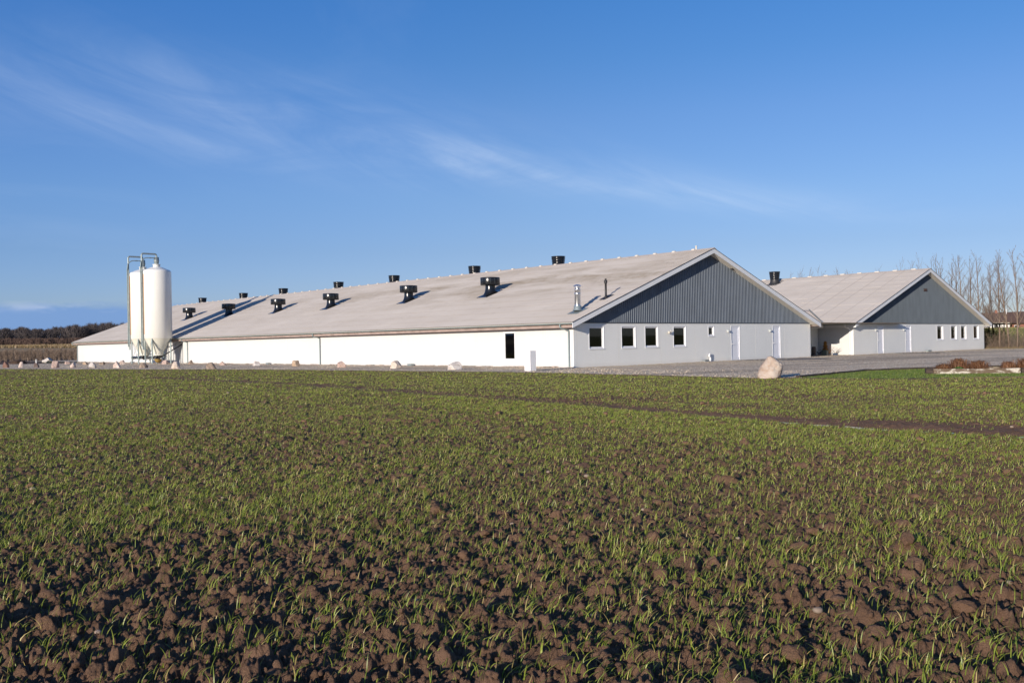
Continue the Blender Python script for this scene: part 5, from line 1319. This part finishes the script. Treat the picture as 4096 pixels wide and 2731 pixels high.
# a few pale birches among them
# ---------------------------------------------------------------- lawn edging and planted bed
def sleeper(p, q_, w_, z0, z1, label, mt, name='timber_sleeper', cat='sleeper', group=None):
    d = Vector((q_[0]-p[0], q_[1]-p[1], 0)); L = d.length; m = MB(); n = max(3, int(L/.25)); rg = random.Random(int(p[0]*100))
    prev = None; vs = []
    for i in range(n+1):
        x = L*i/n; j = lambda: rg.gauss(0, .006)
        vs += [(x, -w_/2+j(), z0), (x, w_/2+j(), z0), (x, w_/2+j(), z1+j()), (x, -w_/2+j(), z1+j())]
    fs = [(0, 1, 2, 3)[::-1], tuple(4*n+k for k in range(4))]+[(4*i+k, 4*i+(k+1) % 4, 4*i+4+(k+1) % 4, 4*i+4+k) for i in range(n) for k in range(4)]
    m.add(vs, fs); o = m.build(name, mt); o.location = (p[0], p[1], 0); o.rotation_euler = (0, 0, math.atan2(d.y, d.x)); return tag(o, label, cat, group)
ed = [(9.45, 30.35), (11.5, 32.75), (13.4, 34.95), (14.8, 35.8), (16.5, 36.35), (20.7, 37.1), (26, 37.3)]
el_lab = ['dark edging timber starting beside the peach boulder', 'dark edging timber, second along from the peach boulder', 'dark edging timber at the bend of the lawn edge', 'dark edging timber behind the start of the planted bed', 'dark edging timber behind the middle of the planted bed', 'dark edging timber behind the bed at the right border']
for i in range(len(ed)-1):
    a, b = Vector(ed[i]), Vector(ed[i+1]); d = (b-a).normalized()*.02; sleeper(a+d, b-d, .14, -.05, .075, el_lab[i], M['sleeper'], group='timbers edging the lawn')
G = (14.45, 31.45); D_ = (1.0, -.22)
def bp(t, o=0): return (G[0]+D_[0]*t+.22*o, G[1]+D_[1]*t+1.0*o)
sleeper(bp(0), bp(2.66), .15, -.02, .175, 'weathered timber with peeling white paint fronting the planted bed', M['logw'], 'painted_timber', 'timber')
m = MB(); m.box(-.11, .11, -.10, .10, -.02, .20); o = m.build('corner_block', M['sleeper']); o.location = (*bp(-.13, -.02), 0); o.rotation_euler = (0, 0, -.21); tag(o, 'square dark timber block at the left end of the white timber', 'block')
m = MB(); m.box(-.11, .11, -.10, .10, -.02, .19); o = m.build('corner_block', M['sleeper']); o.location = (*bp(2.80, .0), 0); o.rotation_euler = (0, 0, -.25); tag(o, 'square dark timber block at the right end of the white timber', 'block')
sleeper(bp(.05, .95), bp(5, 1.0), .14, -.02, .19, 'long dark timber at the back of the planted bed', M['sleeper'], group=None)
sleeper(bp(1.35, .60), bp(2.7, .62), .12, .0, .205, 'short weathered grey timber lying inside the planted bed', mat('grey_timber', color=(.30, .24, .17), rough=.9, var=.4, vscale=6), 'painted_timber', 'timber')
sleeper(bp(3.0, .02), bp(5.2, .0), .15, -.02, .165, 'dark timber continuing the bed front beyond the white one', M['sleeper'])
m = MB(); m.add([(*bp(-.05, .05), .13), (*bp(5.1, .05), .13), (*bp(5.1, .93), .13), (*bp(-.05, .93), .13)], [(0, 1, 2, 3)]); tag(m.build('bed_soil', M['soil']), kind='structure')
def dead_clump(t, o, w_, h_, seed, label, droop=.0):
    rg = np.random.default_rng(seed); n = 900; e = empty('dead_perennial', (*bp(t, o), .12)); tag(e, label, 'dead plant', 'brown dead perennials in the bed')
    a = rg.random(n)*6.283; R_ = w_/2*(.25+.75*rg.random(n)); hh = h_*(.45+.85*rg.random(n)**1.3)*np.sqrt(np.clip(1-.88*((R_-.25*w_/2)/(w_/2*.75))**2, .05, 1)); wd = .006+.006*rg.random(n)
    lv = [0, .3, .6, .85, 1.0]; P = []; ee = .55+.40*rg.random(n)
    px_ = rg.normal(0, w_*.17, n); py_ = rg.normal(0, w_*.12, n)
    for k, tt in enumerate(lv):
        out = R_*(tt**1.1)*1.05; z = hh*np.sin(np.pi*(tt*ee)**.85) - droop*tt**4*h_; tw = rg.normal(0, .014, n)
        cx = px_+np.cos(a)*out+tw; cy = py_+np.sin(a)*out+tw; s = np.stack([-np.sin(a)*wd, np.cos(a)*wd, np.zeros(n)], 1)*(1-.6*tt)
        c = np.stack([cx, cy, np.maximum(z, .005)], 1); P += [c-s, c+s]
    V = np.stack(P, 1); F = np.array([(2*k, 2*k+1, 2*k+3, 2*k+2) for k in range(4)]); FF = (F[None]+(np.arange(n)*10)[:, None, None]).reshape(-1, 4)
    c = rg.random((n, 1)); C_ = np.array((.17, .075, .040))*(1-c)+np.array((.40, .22, .12))*c
    fast_mesh('stems', V.reshape(-1, 3), FF, BL, e, col=np.repeat(C_, 10, 0)); return e
dead_clump(.42, .25, .62, .20, 1, 'low reddish clump of dead stems at the left end of the bed', .1)
dead_clump(.92, .42, .66, .34, 2, 'tallest round clump of dead stems in the bed, second from left')
dead_clump(1.55, .62, .72, .27, 3, 'loose brown clump of dead stems in the middle of the bed')
dead_clump(2.42, .38, .48, .24, 4, 'small yellowish-brown clump left of the right pair')
dead_clump(2.88, .20, .55, .32, 5, 'brown clump of dead stems over the right end of the white timber')
dead_clump(3.22, .0, .42, .30, 6, 'dead stems drooping over the bed edge at the right border', .6)
dead_clump(3.75, .35, .60, .30, 7, 'clump of dead stems farthest right, cut by the photo border')
leaf_bush('green_weed', (*bp(.82, .12), .12), .17, .13, 160, ((.04, .13, .02), (.10, .24, .05)), 6, 'small fresh green weed at the foot of the tallest dead clump', 'weed', lw=.03)
# straw along the lawn edge
n = 5000; x = rng.uniform(13.2, 24, n); y = yb(x)+rng.normal(-.10, .12, n)
V_, F_, C_ = blades(x, y, np.full(len(x), .005), .02+.05*rng.random(n), np.full(n, .008), 2, 97, lean=(1.2, 2.6), cols=((.30, .17, .10), (.42, .26, .17), (.5, .36, .24)), straw=.3)
tag(fast_mesh('straw', V_, F_, BL, col=C_), 'reddish dead straw where the lawn meets the field', 'straw', kind='stuff')

# ---------------------------------------------------------------- things in the shaded recess
m = MB(); w2 = .19
for (a, b, c, d) in ((-w2, w2, -w2, -w2+.03), (-w2, w2, w2-.03, w2), (-w2, -w2+.03, -w2+.03, w2-.03), (w2-.03, w2, -w2+.03, w2-.03)): m.box(a, b, c, d, 0, .40)
e = empty('planter_box', onC(-.72, 1.85), A_ANG); tag(e, 'square green-grey wooden planter with a white diamond on its side', 'planter')
m.build('box', mat('green_grey_wood', color=(.20, .215, .16), rough=.8, var=.25, vscale=8), e)
m = MB(); m.box(-w2+.03, w2-.03, -w2+.03, w2-.03, .30, .35); m.build('soil', M['soil'], e)
for face in (0, 1):
    m = MB(); q_ = [(0, .03), (.10, .20), (0, .37), (-.10, .20)]; q2 = [(0, .07), (.075, .20), (0, .33), (-.075, .20)]; vs = []
    for (a, z) in q_+q2: vs.append((a, -w2-.006, z) if face else (w2+.006, a, z))
    m.add(vs, [(i, (i+1) % 4, (i+1) % 4+4, i+4) for i in range(4)])
    if face: m.build('diamond_trim', M['white'], e)
rg = np.random.default_rng(44); n = 2600; t_ = rg.random(n); R_ = .17*(1-.55*t_)*np.sqrt(rg.random(n))*(1.1+.3*np.sin(t_*17)); a = rg.random(n)*6.28
P = np.stack([R_*np.cos(a), R_*np.sin(a), .02+.66*t_], 1); d = rg.normal(size=(n, 3))*.5+np.array([0, 0, .7]); d /= np.linalg.norm(d, axis=1)[:, None]; sd = np.cross(d, rg.normal(size=(n, 3))); sd /= np.linalg.norm(sd, axis=1)[:, None]
V = np.stack([P-sd*.008, P+sd*.008, P+d*.06], 1).reshape(-1, 3); c = rg.random((n, 1)); C4 = np.array((.32, .17, .03))*(1-c)+np.array((.50, .24, .06))*c
e = empty('dead_conifer', onC(-.72, 1.85, .34), A_ANG); tag(e, 'withered orange-brown dwarf conifer standing in the square planter', 'shrub'); fast_mesh('foliage', V, np.arange(n*3).reshape(-1, 3), BL, e, col=np.repeat(C4, 3, 0))
m = MB(); m.tube([(0, 0, 0), (0, 0, .5)], [.02, .008], 6); m.build('stem', M['wood_bark'], e)
m = MB(); m.lathe([(.09, 0), (.12, .20), (.13, .205), (.11, .205), (.0, .18)], 0, 0, 20); o = m.build('flower_pot', mat('bluish_pot', color=(.30, .33, .40), rough=.6)); o.location = onC(-.75, 2.32); tag(o, 'small bluish round pot left of the square planter', 'pot')
m = MB()
for (a, b, c, d) in ((-.14, .14, -.1, -.085), (-.14, .14, .085, .1), (-.14, -.125, -.085, .085), (.125, .14, -.085, .085)): m.box(a, b, c, d, 0, .15)
m.box(-.125, .125, -.085, .085, 0, .10); o = m.build('plant_trough', mat('navy_plastic', color=(.04, .07, .13), rough=.5)); o.location = onC(-.32, 1.30); o.rotation_euler = (0, 0, A_ANG+1.2); tag(o, 'dark blue plastic trough right of the square planter', 'trough')
def sprig(loc, H, sp, seed, label, n=12, cols=M['twig']):
    r = random.Random(seed); S = Segs()
    for i in range(n):
        a = r.random()*6.28; d = np.array([math.cos(a)*sp, math.sin(a)*sp, 1.0]); d /= np.linalg.norm(d); p = np.zeros(3); L = H*r.uniform(.6, 1)
        for k in range(4):
            d = d+np.array([r.gauss(0, .12), r.gauss(0, .12), -.05*sp]); d /= np.linalg.norm(d); q_ = p+d*L/4; S.add(p, q_, .007-.0012*k, .006-.0012*k)
            for j in range(2): e_ = d+np.array([r.gauss(0, .5), r.gauss(0, .5), 0]); S.add(q_, q_+e_*L*.12, .004, .002)
            p = q_
    V, F = S.arrays(4); o = fast_mesh('bare_shrub', V, F, cols); o.location = loc; return tag(o, label, 'shrub', 'leafless potted shrubs in the recess')
sprig(onC(-.32, 1.30, .08), .62, .9, 3, 'spreading leafless twigs in the dark blue trough')
sprig(onC(-.55, 1.62, .1), .75, .5, 4, 'arching orange-tinged dry twigs behind the planter', cols=mat('orange_twig', color=(.34, .17, .06), rough=.8))
sprig(onC(-1.5, 2.55), .62, .8, 5, 'dark drooping twigs at the far left of the shaded recess')
m = MB(); m.prism([(-.11, 0), (.11, 0), (.12, .4), (.10, .66), (-.10, .66), (-.13, .35)], 1, -.09, .09); o = m.build('stone_column', RM['dark']); o.location = onC(-1.32, 2.45); o.rotation_euler = (0, 0, A_ANG-.3); tag(o, 'dark upright stone standing in the shaded corner', 'stone')
e = empty('hand_cart', onC(-1.02, 2.02), A_ANG); tag(e, 'small black two-wheeled cart between the pot and the planter', 'cart')
m = MB(); m.tube([(0, 0, .05), (0, 0, .38), (-.05, .12, .42)], .015, 8); m.box(-.02, .02, .0, .30, .20, .225); m.build('frame', M['blackm'], e)
for s in (0, .30): m = MB(); m.tube([(-.06+.0, s, .24), (-.03, s, .24)], .05, 14); m.build('wheel', M['blackm'], e)
